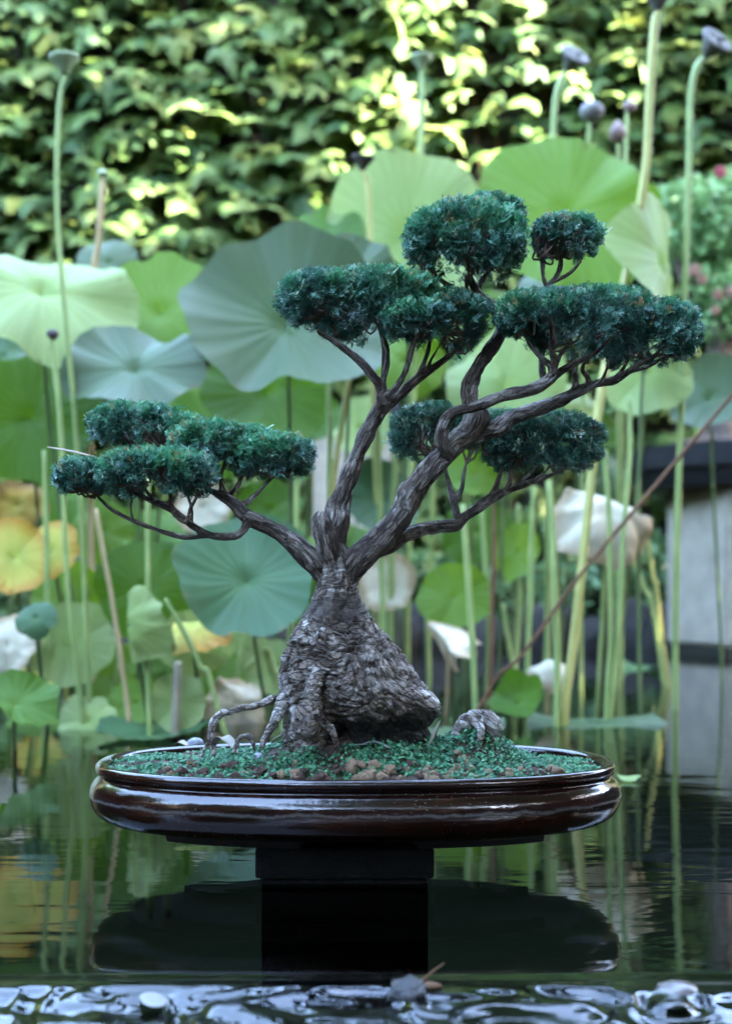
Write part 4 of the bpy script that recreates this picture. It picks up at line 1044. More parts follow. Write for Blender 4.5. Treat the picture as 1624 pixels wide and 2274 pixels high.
# ------------------------------------------------------------------ what lies in the pot
def groundcover():
    r = np.random.default_rng(5)
    n = 27000
    x = PX + r.uniform(-0.325, 0.325, n); y = D + r.uniform(-0.155, 0.155, n)
    w = fbm(np.stack([x * 22, y * 22, x * 0], -1), 3, 61)
    lush = np.exp(-((x - 0.155) / 0.07) ** 2) + 0.55 * np.exp(-((x + 0.03) / 0.16) ** 2 - ((y - D + 0.075) / 0.05) ** 2) + 0.25 * np.exp(-((x + 0.22) / 0.1) ** 2) + 0.6 * np.exp(-((x + 0.075) / 0.05) ** 2 - ((y - D + 0.10) / 0.04) ** 2)
    k = in_pot(x, y, 0.3245) & (w + 0.55 * lush + r.uniform(-0.25, 0.25, n) > 0.06 + 0.25 * np.exp(-((y - D + 0.135) / 0.03) ** 2))
    x, y, lush = x[k], y[k], lush[k]; n = len(x)
    z = soil_z(x, y) + 0.001 + r.random(n) ** 2 * (0.003 + 0.009 * np.clip(lush, 0, 1))
    a = np.linspace(0, 2 * np.pi, 6, endpoint=False)
    size = r.uniform(0.0012, 0.0029, n)
    nr = r.normal(size=(n, 3)) * np.array([0.55, 0.55, 0.25]) + np.array([0, -0.25, 0.9]); nr /= np.linalg.norm(nr, axis=1)[:, None]
    t = np.cross(nr, r.normal(size=(n, 3))); t /= np.linalg.norm(t, axis=1)[:, None]; b = np.cross(nr, t)
    ring = (np.cos(a)[None, :, None] * t[:, None] * 1.25 + np.sin(a)[None, :, None] * b[:, None]) * size[:, None, None]
    V = np.stack([x, y, z], -1)[:, None] + ring + nr[:, None] * (size * 0.25)[:, None, None] * (np.cos(a * 2) * 1.0)[None, :, None]
    Fq = np.arange(n * 6).reshape(n, 6)
    T = np.repeat(r.random(n)[:, None], 6, 1).reshape(-1)
    tag(mesh_obj('groundcover_leaves', V.reshape(-1, 3), Fq, M['moss_leaf'], None, False, None, np.stack([T] * 3, -1)),
        'tiny round bright green leaves creeping over the soil in the bonsai pot', 'groundcover', None, 'stuff')
groundcover()

def crumbs():
    r = np.random.default_rng(6)
    Vs, Fs = [], []; off = 0
    for k in range(900):
        x = PX + r.uniform(-0.32, 0.32); y = D + r.uniform(-0.15, 0.14)
        if not in_pot(x, y, 0.322): continue
        s = r.uniform(0.0010, 0.0026)
        V, Fc = lump(ICO1, (x, y, float(soil_z(x, y)) + s * 0.5), (s, s, s * .8), 0.4, 1.5, k)
        Vs.append(V); Fs.append(Fc + off); off += len(V)
    tag(mesh_obj('soil_crumbs', np.vstack(Vs), np.vstack(Fs), M['clod_dark'], None, True), 'fine dark soil crumbs scattered between the groundcover leaves', 'soil crumbs', None, 'stuff')
    shapes = []
    for k in range(5):
        V, Fc = lump(ICO2, (0, 0, 0), (1, 1, .82), 0.8, 2.4, 50 + k)
        shapes.append((V, Fc))
    meshes = {}
    for c in ('clod_dark', 'clod_light'):
        for k, (V, Fc) in enumerate(shapes):
            o = mesh_obj('soil_clod', V, Fc, M[c]); meshes[c, k] = o.data; bpy.data.objects.remove(o)
    for k in range(230):
        # mostly along the front edge of the pot
        x = PX + r.uniform(-0.30, 0.31); y = D - 0.150 + abs(r.normal()) * 0.035
        if not in_pot(x, y, 0.318): continue
        if abs(x - TX) < 0.1 and y > D - 0.085: continue
        c = 'clod_light' if (r.random() < (0.6 if x > -0.02 else 0.12)) else 'clod_dark'
        o = bpy.data.objects.new('soil_clod', meshes[c, int(r.integers(5))]); COL.objects.link(o)
        s = r.uniform(0.0038, 0.0078)
        o.location = (x, y, float(soil_z(x, y)) + s * 0.75); o.scale = (s, s, s); o.rotation_euler = (r.uniform(-.4, .4), r.uniform(-.4, .4), r.uniform(0, 6))
        if c == 'clod_light': tag(o, 'small pale tan soil lump among the leaves along the pot edge', 'soil lump', 'pale soil lumps in the bonsai pot')
        else: tag(o, 'small dark brown soil lump among the leaves along the pot edge', 'soil lump', 'dark soil lumps in the bonsai pot')
crumbs()

def on_soil(u, v):
    """point on the soil seen at column u, row v"""
    y = D - 0.16
    for _ in range(400):
        p = P(u, v, y)
        if p[2] <= float(soil_z(p[0], p[1])): return p
        y += 0.001
    return P(u, v, D)

def straw_piece(name, pts, rad, mat, label, cat):
    path = []
    for u, v, h in pts:
        p = on_soil(u, v); path.append(p + np.array([0, 0, h]))
    o = tube_obj(name, tube(path, rad, 6, 6), mat); tag(o, label, cat)
straw_piece('dry_stalk', [(590, 1676, .001), (600, 1655, .004), (625, 1644, .007), (660, 1643, .008), (700, 1648, .006), (735, 1656, .004)], [.0010, .0014, .0016, .0016, .0014, .0008], M['dry_leaf'], 'long curved pale grass stalk lying on the groundcover in front of the trunk', 'dry stalk')
straw_piece('dry_stalk', [(770, 1658, .003), (800, 1660, .004), (830, 1657, .006), (858, 1664, .004), (880, 1672, .001)], [.0008, .0012, .0017, .0012, .0006], M['white_petal'], 'short white curved grass blade lying on the groundcover by the trunk', 'dry stalk')
straw_piece('dry_twig', [(735, 1690, .001), (760, 1688, .003), (785, 1692, .003), (800, 1700, .003), (806, 1710, .001)], [.0006, .0008, .0008, .0008, .0005], M['stalk_brown'], 'thin brown wiry twig curling over the soil near the front rim', 'twig')
straw_piece('dry_twig', [(640, 1680, .001), (646, 1690, .004), (648, 1702, .001)], [.0006, .0008, .0005], M['straw'], 'short pale bent twig standing in the soil near the front rim', 'twig')
straw_piece('dry_twig', [(425, 1698, .001), (445, 1692, .003), (468, 1688, .001)], [.0006, .001, .0006], M['straw'], 'straight straw scrap on the soil at the narrow end of the pot', 'twig')

def blade_leaf(name, p0, p1, width, mat, label, cat, bend=0.1, nrm=(0, -1, 0.2)):
    """a slim dry leaf with a folded midrib and a little thickness"""
    p0, p1 = np.array(p0), np.array(p1); ax = p1 - p0; L = np.linalg.norm(ax); ax = ax / L
    nrm = np.array(nrm, float); nrm -= ax * (nrm @ ax); nrm /= np.linalg.norm(nrm); side = np.cross(ax, nrm)
    V, Fq = [], []; n = 12
    for s, off in ((0, 0.0), (1, -0.0004)):
        for i in range(n):
            t = i / (n - 1); w = width * math.sin(math.pi * min(1, 0.08 + t * 0.92)) ** 0.8
            c = p0 + ax * L * t + nrm * (bend * L * math.sin(math.pi * t)) + nrm * off
            V += [c - side * w + nrm * w * 0.35, c, c + side * w + nrm * w * 0.35]
    for s in (0, 1):
        for i in range(n - 1):
            b = s * n * 3 + i * 3
            for q in ((b, b + 1, b + 4, b + 3), (b + 1, b + 2, b + 5, b + 4)):
                Fq.append(q if s == 0 else q[::-1])
    for i in range(n - 1):
        a, b = i * 3, n * 3 + i * 3
        Fq.append((a, a + 3, b + 3, b)); Fq.append((a + 2, b + 2, b + 5, a + 5))
    o = mesh_obj(name, V, Fq, mat); tag(o, label, cat); return o
blade_leaf('dry_leaf', B(953, 1652, -.06), B(978, 1597, -.055), 0.0028, M['dry_leaf'], 'slim tan dry leaf standing upright beside the trunk foot', 'dry leaf', 0.05)
blade_leaf('dry_leaf', on_soil(470, 1668) + [0, 0, .003], on_soil(530, 1682) + [0, 0, .004], 0.009, M['dry_leaf'], 'crumpled pale dry leaf lying below the arching root', 'dry leaf', 0.12, (0.1, -0.5, 0.9))
blade_leaf('dry_leaf', on_soil(385, 1664) + [0, 0, .003], on_soil(425, 1668) + [0, 0, .003], 0.005, M['straw'], 'small rolled beige leaf scrap beside the grey pebble', 'dry leaf', 0.2, (0.1, -0.5, 0.9))
blade_leaf('dry_needle', B(104, 992, -.045), B(228, 1019, -.05), 0.0019, M['straw'], 'pair of straw coloured dry pine needles stuck in the foliage pad', 'dry needle', 0.02, (0, -0.6, 0.6))
V, Fc = lump(ICO3, on_soil(432, 1658) + np.array([0, 0.004, .004]), (.0125, .010, .0092), 0.15, 1.4, 3)
tag(mesh_obj('pebble', V, Fc, M['grey_pebble']), 'grey and white mottled pebble at the foot of the arching root', 'pebble')
V, Fc = lump(ICO2, on_soil(572, 1683) + np.array([0, 0, .002]), (.008, .006, .005), 0.2, 1.4, 8)
tag(mesh_obj('pebble', V, Fc, M['grey_pebble']), 'small bluish stone half sunk in groundcover under the curved grass stalk', 'pebble')

# ------------------------------------------------------------------ in the shallow foreground water
def wz(x, y): return float(water_height(np.array([[x]]), np.array([[y]]))[0, 0])
def at_water(u, v):
    """point of the spilling water surface seen at column u, row v"""
    yy = np.linspace(1.3, 0.85, 300)
    for y in yy:
        q = P(u, v, y)
        if q[2] >= wz(q[0], q[1]): return q
    return P(u, v, 1.0)
p = at_water(340, 2222)
V, Fc = lump(ICO3, p + np.array([0, 0, .001]), (.0125, .018, .0024), 0.12, 1.2, 4, 0.5, 0.12)
tag(mesh_obj('fallen_petal', V, Fc, M['white_petal']), 'round white petal floating on the rippled shallow water', 'petal')
p = at_water(1512, 2200)
V, Fc = lump(ICO3, p + np.array([0, 0.010, -.009]), (.026, .020, .013), 0.18, 1.2, 14, -0.15)
tag(mesh_obj('pebble', V, Fc, M['pink_pebble']), 'smooth wet pinkish white pebble breaking the surface of the shallow water', 'pebble')
p = at_water(905, 2205)
V, Fc = lump(ICO3, p + np.array([0, 0.006, -.001]), (.017, .014, .012), 0.5, 2.6, 24)
tag(mesh_obj('stone', V, Fc, M['pumice']), 'rough wet dark stone glistening in the shallow water below the pot', 'stone')
o = tube_obj('twig', tube([p + np.array([0.012, 0.016, .004]), p + np.array([.022, .018, .012]), p + np.array([.034, .018, .021])], [.0012, .001, .0006], 6), M['stalk_brown'])
tag(o, 'short brown twig poking out beside the wet dark stone', 'twig')
V, Fc = lump(ICO2, p + np.array([0.018, 0.012, .002]), (.014, .006, .0035), 0.3, 2, 5, 0.2)
tag(mesh_obj('dead_leaf', V, Fc, M['stalk_brown']), 'soggy curled brown leaf caught beside the wet dark stone', 'dead leaf')

# ------------------------------------------------------------------ lotus
BED = -0.43
def lotus_blade(hub, n, R, mat, parent, seed, cup=0.0, wave=0.05, crumple=0.0, fold=0.0, roll=0.0):
    r = np.random.default_rng(seed)
    nr, nt = 11, 66
    n = np.array(n, float); n /= np.linalg.norm(n)
    up = np.array([0, 0, 1.0]); t = np.cross(up, n)
    if np.linalg.norm(t) < 1e-3: t = np.array([1.0, 0, 0])
    t /= np.linalg.norm(t); b = np.cross(n, t)
    ph = r.uniform(0, 6.28, 5); bend = r.choice([-1, 1]) * r.uniform(.12, .32); bdir = r.uniform(0, 3.1)
    wave = wave * 1.35
    V, UV = [], []
    a = np.linspace(0, 2 * np.pi, nt + 1)
    edge = 1 + 0.05 * np.sin(2 * a + ph[0]) + 0.03 * np.sin(5 * a + ph[1]) + 0.02 * np.sin(9 * a + ph[2]) + 0.02 * vnoise(np.stack([np.cos(a) * 5, np.sin(a) * 5, a * 0 + seed], -1), seed)
    edge = edge - 0.09 * np.exp(-((np.cos(a - ph[3]) - 1) / 0.012) ** 2)
    for k in range(nr):
        q = (k + 0.02) / (nr - 1)
        x = np.cos(a) * q * edge; y = np.sin(a) * q * edge
        z = cup * q ** 2 + wave * q ** 2 * (np.sin(3 * a + ph[3]) + 0.6 * np.sin(5 * a + ph[4]) + 0.35 * np.sin(8 * a + ph[0])) + 0.012 * np.cos(22 * a) * q
        z = z - 0.10 * math.exp(-(q / 0.12) ** 2) + bend * (x * math.cos(bdir) + y * math.sin(bdir)) ** 2 + 0.10 * q ** 3 * np.sin(2 * a + ph[1])
        if fold:
            ax = x * math.cos(roll) + y * math.sin(roll)
            z = z - fold * np.abs(ax)
            sh = 1 - 0.35 * min(1.0, abs(fold)); x = x - np.cos(roll) * ax * (1 - sh); y = y - np.sin(roll) * ax * (1 - sh)
        if crumple:
            pp = np.stack([x * 2.4, y * 2.4, np.full_like(x, seed * 1.7)], -1)
            z = z + crumple * q * fbm(pp, 3, seed); x = x + crumple * 0.4 * q * fbm(pp + 9, 2, seed + 1); y = y + crumple * 0.4 * q * fbm(pp + 5, 2, seed + 2)
        V.append(hub + R * (x[:, None] * t + y[:, None] * b + z[:, None] * n)); UV.append(np.stack([a / (2 * np.pi), np.full_like(a, q)], -1))
    V = np.vstack(V); UV = np.vstack(UV); k = nt + 1
    i = np.arange(nr - 1)[:, None] * k + np.arange(nt)[None]
    Fq = np.stack([i, i + 1, i + 1 + k, i + k], -1).reshape(-1, 4)
    return mesh_obj('blade', V, Fq, M[mat], parent, True, UV)

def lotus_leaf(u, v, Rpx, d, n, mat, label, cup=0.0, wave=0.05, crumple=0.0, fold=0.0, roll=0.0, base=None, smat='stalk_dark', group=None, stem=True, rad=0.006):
    seed = int(u * 7 + v * 13) % 9973
    t = thing('lotus_leaf', label, 'lotus leaf', group)
    hub = P(u, v, d); R = Rpx * d / F
    nn = np.array(n, float); nn /= np.linalg.norm(nn)
    lotus_blade(hub, nn, R, mat, t, seed, cup, wave, crumple, fold, roll)
    r = random.Random(seed)
    if base is None:
        bx, by = hub[0] + r.uniform(-.10, .10), d + r.uniform(.15, .45)
    else:
        bx, by = (base - U0) * (d + .05) / F, d + .05
    p0 = hub - nn * R * 0.10
    p1 = p0 - nn * R * 0.25 + np.array([0, 0, -0.04])
    b = np.array([bx, by, BED])
    if stem:
        pts = [p0, p1 * 0.8 + b * 0.2 if hub[2] > 0.3 else p1 * .9 + b * .1, p1 * 0.35 + b * 0.65 + np.array([r.uniform(-.02, .02), 0, 0]), b]
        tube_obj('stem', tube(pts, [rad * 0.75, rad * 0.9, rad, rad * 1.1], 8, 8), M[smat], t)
    set_base(t, b if stem else hub)
    return t

LEAVES = [
 # u, v, R, d, normal, material, label, kwargs
 (95, 640, 215, 3.05, (0.35, -0.55, 0.62), 'pale', 'huge pale whitish green lotus leaf beside the tall stalk with green pod', dict(wave=.07)),
 (355, 690, 150, 3.45, (-0.1, -0.9, 0.25), 'lg', 'bright green lotus leaf rising behind the ragged blue-grey leaf', dict(wave=.04)),
 (300, 815, 150, 2.95, (0.05, -0.72, 0.62), 'bgrey', 'ragged blue-grey lotus leaf with scalloped edge in front of a bright green leaf', dict(wave=.10, cup=.12)),
 (640, 715, 222, 3.05, (0.12, -0.85, 0.38), 'bgrey', 'very large blue-grey lotus leaf with wavy lower edge behind the clipped pads', dict(wave=.07, cup=.06)),
 (785, 600, 98, 3.3, (0.15, -0.8, 0.5), 'bgrey', 'grey lotus leaf peeping out behind the very large blue-grey leaf', dict(wave=.06)),
 (700, 545, 110, 3.7, (-0.2, -0.8, 0.5), 'mg', 'mid green lotus leaf mostly hidden behind the very large blue-grey leaf', dict(wave=.05)),
 (905, 520, 205, 3.65, (-0.05, -0.97, 0.12), 'pale', 'upright pale green lotus leaf with strong ribs behind the topmost clipped pad', dict(wave=.05)),
 (1262, 470, 205, 3.6, (-0.05, -0.93, 0.30), 'lg', 'big bright green fan-like lotus leaf above the small clipped pad', dict(wave=.05, cup=.08)),
 (1475, 590, 165, 3.2, (0.85, -0.5, 0.12), 'pale', 'pale lotus leaf turned nearly edgewise next to the background shrub', dict(wave=.05, cup=-.05, base=1440)),
 (65, 925, 155, 3.3, (0.15, -0.95, 0.2), 'mg', 'deep green lotus leaf hanging below the huge pale leaf', dict(wave=.05)),
 (590, 870, 140, 3.7, (0.0, -0.9, 0.3), 'mg', 'green lotus leaf showing below the very large blue-grey leaf', dict(wave=.05)),
 (1120, 860, 135, 3.4, (-0.1, -0.92, 0.3), 'pale', 'pale cream-green lotus leaf behind the crossing upper boughs', dict(wave=.06)),
 (1440, 822, 104, 3.3, (-0.15, -0.85, 0.25), 'pale', 'pale green lotus leaf hanging like a skirt beneath the broad clipped pad', dict(wave=.07, cup=-.15)),
 (1575, 880, 92, 3.9, (-0.4, -0.8, 0.4), 'bgrey', 'dusty blue lotus leaf in front of the background bonsai trunk', dict(wave=.05)),
 (548, 1285, 158, 2.75, (0.0, -0.85, 0.52), 'teal', 'dark teal lotus leaf with clear ribs under the low clipped pads', dict(wave=.04, cup=.06)),
 (325, 1310, 112, 2.95, (0.15, -0.95, 0.15), 'mg', 'mid green lotus leaf beside the dark teal leaf', dict(wave=.05)),
 (280, 1385, 88, 2.65, (-0.55, -0.8, 0.1), 'pale', 'wrinkled pale lotus leaf folded downward with a tan edge', dict(fold=.9, roll=.2, crumple=.35, wave=.05)),
 (425, 1385, 84, 2.85, (0.0, -0.35, 0.95), 'yellow', 'yellow lotus leaf curling over beside the dark teal leaf', dict(cup=-.4, wave=.08, crumple=.2)),
 (435, 1425, 80, 2.95, (0.1, -0.95, -0.2), 'pale', 'pale white-green leaf underside hanging below the yellow leaf', dict(wave=.06)),
 (158, 1430, 95, 3.0, (0.25, -0.9, 0.2), 'pale', 'light mint lotus leaf among thin stalks at the pond edge', dict(wave=.06)),
 (80, 1372, 46, 2.7, (0.1, -0.8, 0.5), 'teal', 'small round teal lotus leaf in front of a yellowing leaf', dict(wave=.03)),
 (30, 1235, 82, 2.95, (0.15, -0.95, 0.2), 'yellow', 'yellow-green lotus leaf with browned rim', dict(wave=.05)),
 (112, 1220, 66, 3.1, (-0.2, -0.95, 0.2), 'yellow', 'smaller yellowing lotus leaf overlapping the browned one', dict(wave=.05)),
 (40, 1120, 66, 3.5, (0.1, -0.9, 0.4), 'rust', 'rusty brown lotus leaf in the gloom below the deep green leaf', dict(wave=.05, crumple=.1)),
 (35, 1560, 90, 2.45, (0.35, -0.45, 0.82), 'mg', 'glossy green cupped lotus leaf close to the water', dict(wave=.07, cup=.30)),
 (15, 1430, 70, 2.9, (0.1, -0.95, 0.2), 'beige', 'bleached creamy lotus leaf under the yellow-green leaf', dict(crumple=.2)),
 (395, 1560, 66, 2.75, (0.1, -0.9, 0.35), 'pale', 'pale round lotus leaf low over the water beside a grey dead stump stalk', dict(wave=.05)),
 (530, 1560, 72, 2.95, (0.3, -0.8, 0.3), 'beige', 'crumpled beige withered lotus leaf behind the bonsai roots', dict(crumple=.6, cup=-.6, smat='stalk_brown')),
 (510, 1440, 60, 3.3, (0.1, -0.9, 0.2), 'pale', 'pale lotus leaf half hidden under the dark teal leaf', dict(wave=.05)),
 (1008, 1325, 80, 3.25, (-0.1, -0.95, 0.2), 'lg', 'lime green lotus leaf with notched rim above a withered leaf', dict(wave=.05, cup=.1)),
 (985, 1420, 66, 3.1, (-0.5, -0.6, 0.35), 'beige', 'withered cream lotus leaf drooping under the lime green leaf', dict(crumple=.4, fold=.9, roll=.9, smat='stalk_tan')),
 (1350, 1135, 106, 3.2, (0.1, -0.8, 0.45), 'beige', 'large bleached withered lotus leaf hanging near the stone pillar', dict(crumple=.35, cup=-.75, wave=.10, smat='stalk')),
 (1218, 1475, 46, 3.2, (-0.1, -0.6, 0.7), 'beige', 'small withered cream leaf drooping to the dark water', dict(crumple=.4, cup=-.7, smat='stalk_tan')),
 (858, 1295, 66, 3.4, (0.1, -0.95, 0.1), 'beige', 'faded cream lotus leaf just behind the trunk neck', dict(crumple=.2)),
 (1150, 1560, 62, 2.95, (-0.3, -0.6, 0.6), 'mg', 'green lotus leaf curled upward at the waterline', dict(cup=.35, wave=.08)),
 (1150, 1225, 66, 3.6, (-0.7, -0.6, 0.2), 'lg', 'light green lotus leaf turned aside among the bare stalks', dict(wave=.06)),
 (600, 1130, 72, 3.4, (-0.1, -0.9, 0.3), 'mg', 'dark green lotus leaf behind the bough that carries the low pads', dict(wave=.05)),
 (450, 1125, 66, 3.9, (0.1, -0.92, 0.3), 'beige', 'almost white lotus leaf seen through the low branches', dict(wave=.05)),
 (845, 1110, 88, 3.5, (0.2, -0.88, 0.4), 'teal', 'teal lotus leaf seen between the two main boughs', dict(wave=.05)),
 (1055, 1050, 62, 3.6, (0.0, -0.92, 0.3), 'lg', 'light green lotus leaf behind the low clipped pad', dict(wave=.05)),
 (240, 580, 70, 3.9, (0.1, -0.9, 0.4), 'bgrey', 'bluish lotus leaf between the huge pale leaf and the bright green one', dict(wave=.05)),
 (5, 790, 50, 3.5, (0.1, -0.9, 0.4), 'teal', 'dark bluish lotus leaf tucked under the huge pale leaf', dict(wave=.05)),
 (1260, 655, 110, 4.1, (0.0, -0.85, 0.5), 'bgrey', 'bluish lotus leaf between the small upper pad and the broad pad', dict(wave=.05)),
 (1230, 900, 100, 4.2, (0.1, -0.85, 0.5), 'pale', 'faint pale lotus leaf far back behind the broad pad', dict(wave=.05)),
 (1345, 1060, 60, 4.4, (0.1, -0.9, 0.4), 'teal', 'dim teal lotus leaf behind the large bleached leaf', dict(wave=.05)),
 (195, 1600, 70, 2.85, (0.1, -0.7, 0.6), 'pale', 'sagging pale green lotus leaf at the foot of the tall stalks', dict(wave=.08)),
 (380, 1480, 70, 3.4, (0.1, -0.9, 0.3), 'mg', 'shaded green lotus leaf behind the yellow leaf', dict(wave=.05)),
 (690, 930, 70, 4.0, (-0.2, -0.9, 0.3), 'mg', 'green lotus leaf beside the distant grey stone post', dict(wave=.05)),
 (1000, 690, 80, 4.3, (0.1, -0.9, 0.35), 'lg', 'light green lotus leaf between the two upper pads', dict(wave=.05)),
 (160, 1090, 90, 4.0, (0.1, -0.9, 0.3), 'mg', 'shaded green lotus leaf behind the low outer pads', dict(wave=.05)),
 (700, 1330, 80, 3.9, (0.0, -0.9, 0.3), 'mg', 'dark green lotus leaf beside the bonsai trunk', dict(wave=.05)),
 (150, 1330, 80, 3.3, (0.1, -0.92, 0.3), 'lg', 'lime lotus leaf between the yellowing leaf and the wrinkled pale one', dict(wave=.06)),
 (470, 1500, 78, 3.1, (-0.1, -0.9, 0.35), 'lg', 'fresh green lotus leaf low behind the arching root', dict(wave=.06)),
 (600, 1480, 64, 3.3, (0.2, -0.9, 0.3), 'pale', 'pale lotus leaf touching the trunk outline low down', dict(wave=.06)),
 (70, 1660, 90, 2.9, (0.1, -0.75, 0.6), 'lg', 'green lotus leaf drooping onto the water near the cupped leaf', dict(wave=.08)),
 (240, 1500, 75, 3.4, (0.0, -0.92, 0.3), 'lg', 'soft green lotus leaf behind the slanting tan stalk', dict(wave=.06)),
 (900, 800, 90, 4.2, (0.0, -0.92, 0.3), 'lg', 'light green lotus leaf seen under the middle pad', dict(wave=.06)),
 (1130, 720, 100, 4.4, (0.0, -0.92, 0.3), 'mg', 'green lotus leaf behind the rising upper bough', dict(wave=.06)),
 (770, 1230, 80, 4.3, (0.0, -0.92, 0.3), 'mg', 'dusky green lotus leaf behind the trunk fork', dict(wave=.06)),
 (470, 960, 110, 4.0, (0.0, -0.92, 0.3), 'mg', 'green lotus leaf above the low clipped pads', dict(wave=.06)),
 (225, 1180, 70, 3.6, (0.1, -0.92, 0.3), 'lg', 'light green lotus leaf just under the outermost low pad', dict(wave=.06)),
 (90, 1490, 62, 3.2, (0.2, -0.9, 0.3), 'yellow', 'yellowing lotus leaf behind the cupped leaf', dict(wave=.06, crumple=.1)),
 (300, 1560, 60, 3.0, (-0.1, -0.85, 0.4), 'lg', 'small lime lotus leaf low between two stalks', dict(wave=.06)),
 (640, 1250, 90, 4.0, (0.0, -0.92, 0.3), 'lg', 'soft lime lotus leaf behind the dark teal leaf', dict(wave=.06)),
 (800, 950, 70, 4.4, (0.0, -0.92, 0.3), 'pale', 'pale lotus leaf between the middle bough and the low pad', dict(wave=.06)),
 (1290, 960, 80, 4.3, (0.0, -0.92, 0.3), 'mg', 'green lotus leaf beside the thick yellow stalk', dict(wave=.06)),
 (1060, 1180, 80, 4.3, (0.0, -0.92, 0.3), 'mg', 'shadowed green lotus leaf behind the lowest bough', dict(wave=.06)),
 (330, 1200, 85, 4.1, (0.0, -0.9, 0.3), 'mg', 'shadowy green lotus leaf under the low branches', dict(wave=.05)),
]
for (u, v, R, d, n, m, lab, kw) in LEAVES:
    lotus_leaf(u, v, R, d, n, m, lab, **kw)

# floating pads
for (u, v, R, m, lab) in [
    (1320, 1612, 152, 'bgrey', 'broad grey-green lily pad floating on dark water near the thick yellow stalk'),
    (1395, 1738, 26, 'pale', 'small pale lily pad floating beside the pot end'),
    (1225, 1380, 90, 'bgrey', 'distant bluish lily pad floating behind the bare stalks'),
    (930, 1365, 80, 'bgrey', 'bluish lily pad floating far behind the trunk'),
    (1010, 1640, 110, 'bgrey', 'grey-green lily pad floating just behind the pot rim'),
    (1420, 1490, 60, 'teal', 'dark lily pad floating near the stone pillar'),
    (340, 1640, 120, 'teal', 'dull green lily pad floating behind the pot end'),
    (700, 1470, 100, 'bgrey', 'pale blue lily pad floating behind the bonsai trunk foot')]:
    y = F * H / (v - V0)
    t = thing('lily_pad', lab, 'lily pad')
    lotus_blade(np.array([(u - U0) * y / F, y, 0.012]), (0, -0.03, 1), R * y / F, m, t, int(u + v), 0.015, 0.03)
    set_base(t, ((u - U0) * y / F, y, 0.0))

# seed pods, buds and bare stalks
def lathe(prof, c, axis, n=22, ribs=0, rib=0.0, seed=0):
    axis = np.array(axis, float); axis /= np.linalg.norm(axis)
    t = np.cross(axis, [0, 1, 0.01]); t /= np.linalg.norm(t); b = np.cross(axis, t)
    a = np.linspace(0, 2 * np.pi, n, endpoint=False); V = []
    for r_, h in prof:
        rr = r_ * (1 + rib * np.cos(ribs * a)) if ribs else np.full(n, r_)
        V.append(c + axis * h + rr[:, None] * (np.cos(a)[:, None] * t + np.sin(a)[:, None] * b))
    V = np.vstack(V); j = np.arange(n); k = (j + 1) % n
    Fq = np.vstack([np.stack([i * n + j, i * n + k, (i + 1) * n + k, (i + 1) * n + j], -1) for i in range(len(prof) - 1)])
    return V, Fq
POD = [(.0, 0), (.18, .0), (.26, .10), (.42, .35), (.72, .75), (.95, 1.0), (1.0, 1.12), (.97, 1.2), (.85, 1.22), (.4, 1.17), (.0, 1.15)]
ROUND = [(.0, 0), (.25, .03), (.62, .22), (.95, .62), (1.0, .95), (.85, 1.32), (.5, 1.58), (.0, 1.66)]
BUD = [(.0, 0), (.3, .02), (.7, .3), (.95, .8), (.95, 1.2), (.75, 1.7), (.4, 2.15), (.08, 2.45), (.0, 2.47)]
def pod(u, v, Rpx, d, axis, mat, shape, stem, label, smat='stalk', rad=.007, cat='seed pod', name='lotus_seed_pod'):
    t = thing(name, label, cat)
    c = P(u, v, d); R = Rpx * d / F
    ax = np.array(axis, float); ax /= np.linalg.norm(ax)
    h = {'pod': POD, 'round': ROUND, 'bud': BUD}[shape]
    V, Fq = lathe([(a * R, b * R) for a, b in h], c - ax * R * 0.6, ax, 24, 9 if shape == 'pod' else 0, 0.03)
    hd = mesh_obj('head', V, Fq, M[mat], t, True)
    if shape == 'pod':
        for k in range(9):
            q = 0.0 if k == 0 else (0.36 if k < 4 else 0.68)
            an = k * 2.1
            tt = np.cross(ax, [0, 1, 0.01]); tt /= np.linalg.norm(tt); bb = np.cross(ax, tt)
            sp = c - ax * R * 0.6 + ax * R * 1.19 + (tt * math.cos(an) + bb * math.sin(an)) * q * R
            V, Fc = lump(ICO1, sp, (R * .11,) * 3, 0, 1, 0); mesh_obj('seed', V, Fc, M['pod_brown'], hd)
    path = [c - ax * R * 0.6] + [P(a, b, dd if dd else d) for a, b, dd in stem]
    last = path[-1]; path.append(np.array([last[0] + (last[0] - path[-2][0]) * 0.15, last[1], BED]))
    tube_obj('stem', tube(path, [rad * .7] + [rad] * (len(path) - 1), 8, 8), M[smat], t)
    set_base(t, path[-1])
pod(143, 145, 34, 2.9, (-0.05, -0.1, 1), 'pod_green', 'pod', [(132, 230, 0), (126, 450, 0), (143, 680, 0), (168, 950, 0), (188, 1300, 0), (198, 1600, 0)], 'green funnel-shaped seed pod on a very tall stalk beside the huge pale leaf')
pod(935, 140, 26, 3.9, (0.0, -0.1, 1), 'pod_green', 'pod', [(936, 230, 0), (930, 430, 0), (920, 800, 0), (905, 1300, 0)], 'faint green seed pod on a tall stalk before the sunlit ivy', rad=.010)
pod(1268, 138, 34, 3.75, (0.35, -0.65, 0.55), 'pod_grey', 'pod', [(1240, 190, 0), (1228, 280, 0), (1222, 600, 0), (1215, 1300, 0)], 'tilted grey seed pod above the big bright green leaf', rad=.010)
pod(1578, 105, 38, 3.3, (0.4, -0.7, 0.5), 'pod_grey', 'pod', [(1545, 150, 0), (1532, 220, 0), (1528, 380, 0), (1515, 800, 0), (1500, 1300, 0)], 'large tilted grey seed pod above the background shrub', rad=.010)
pod(1312, 255, 27, 3.95, (0.1, -0.2, 1), 'pod_mauve', 'round', [(1306, 300, 0), (1296, 600, 0), (1290, 1300, 0)], 'round mauve and green seed head behind the big bright green leaf')
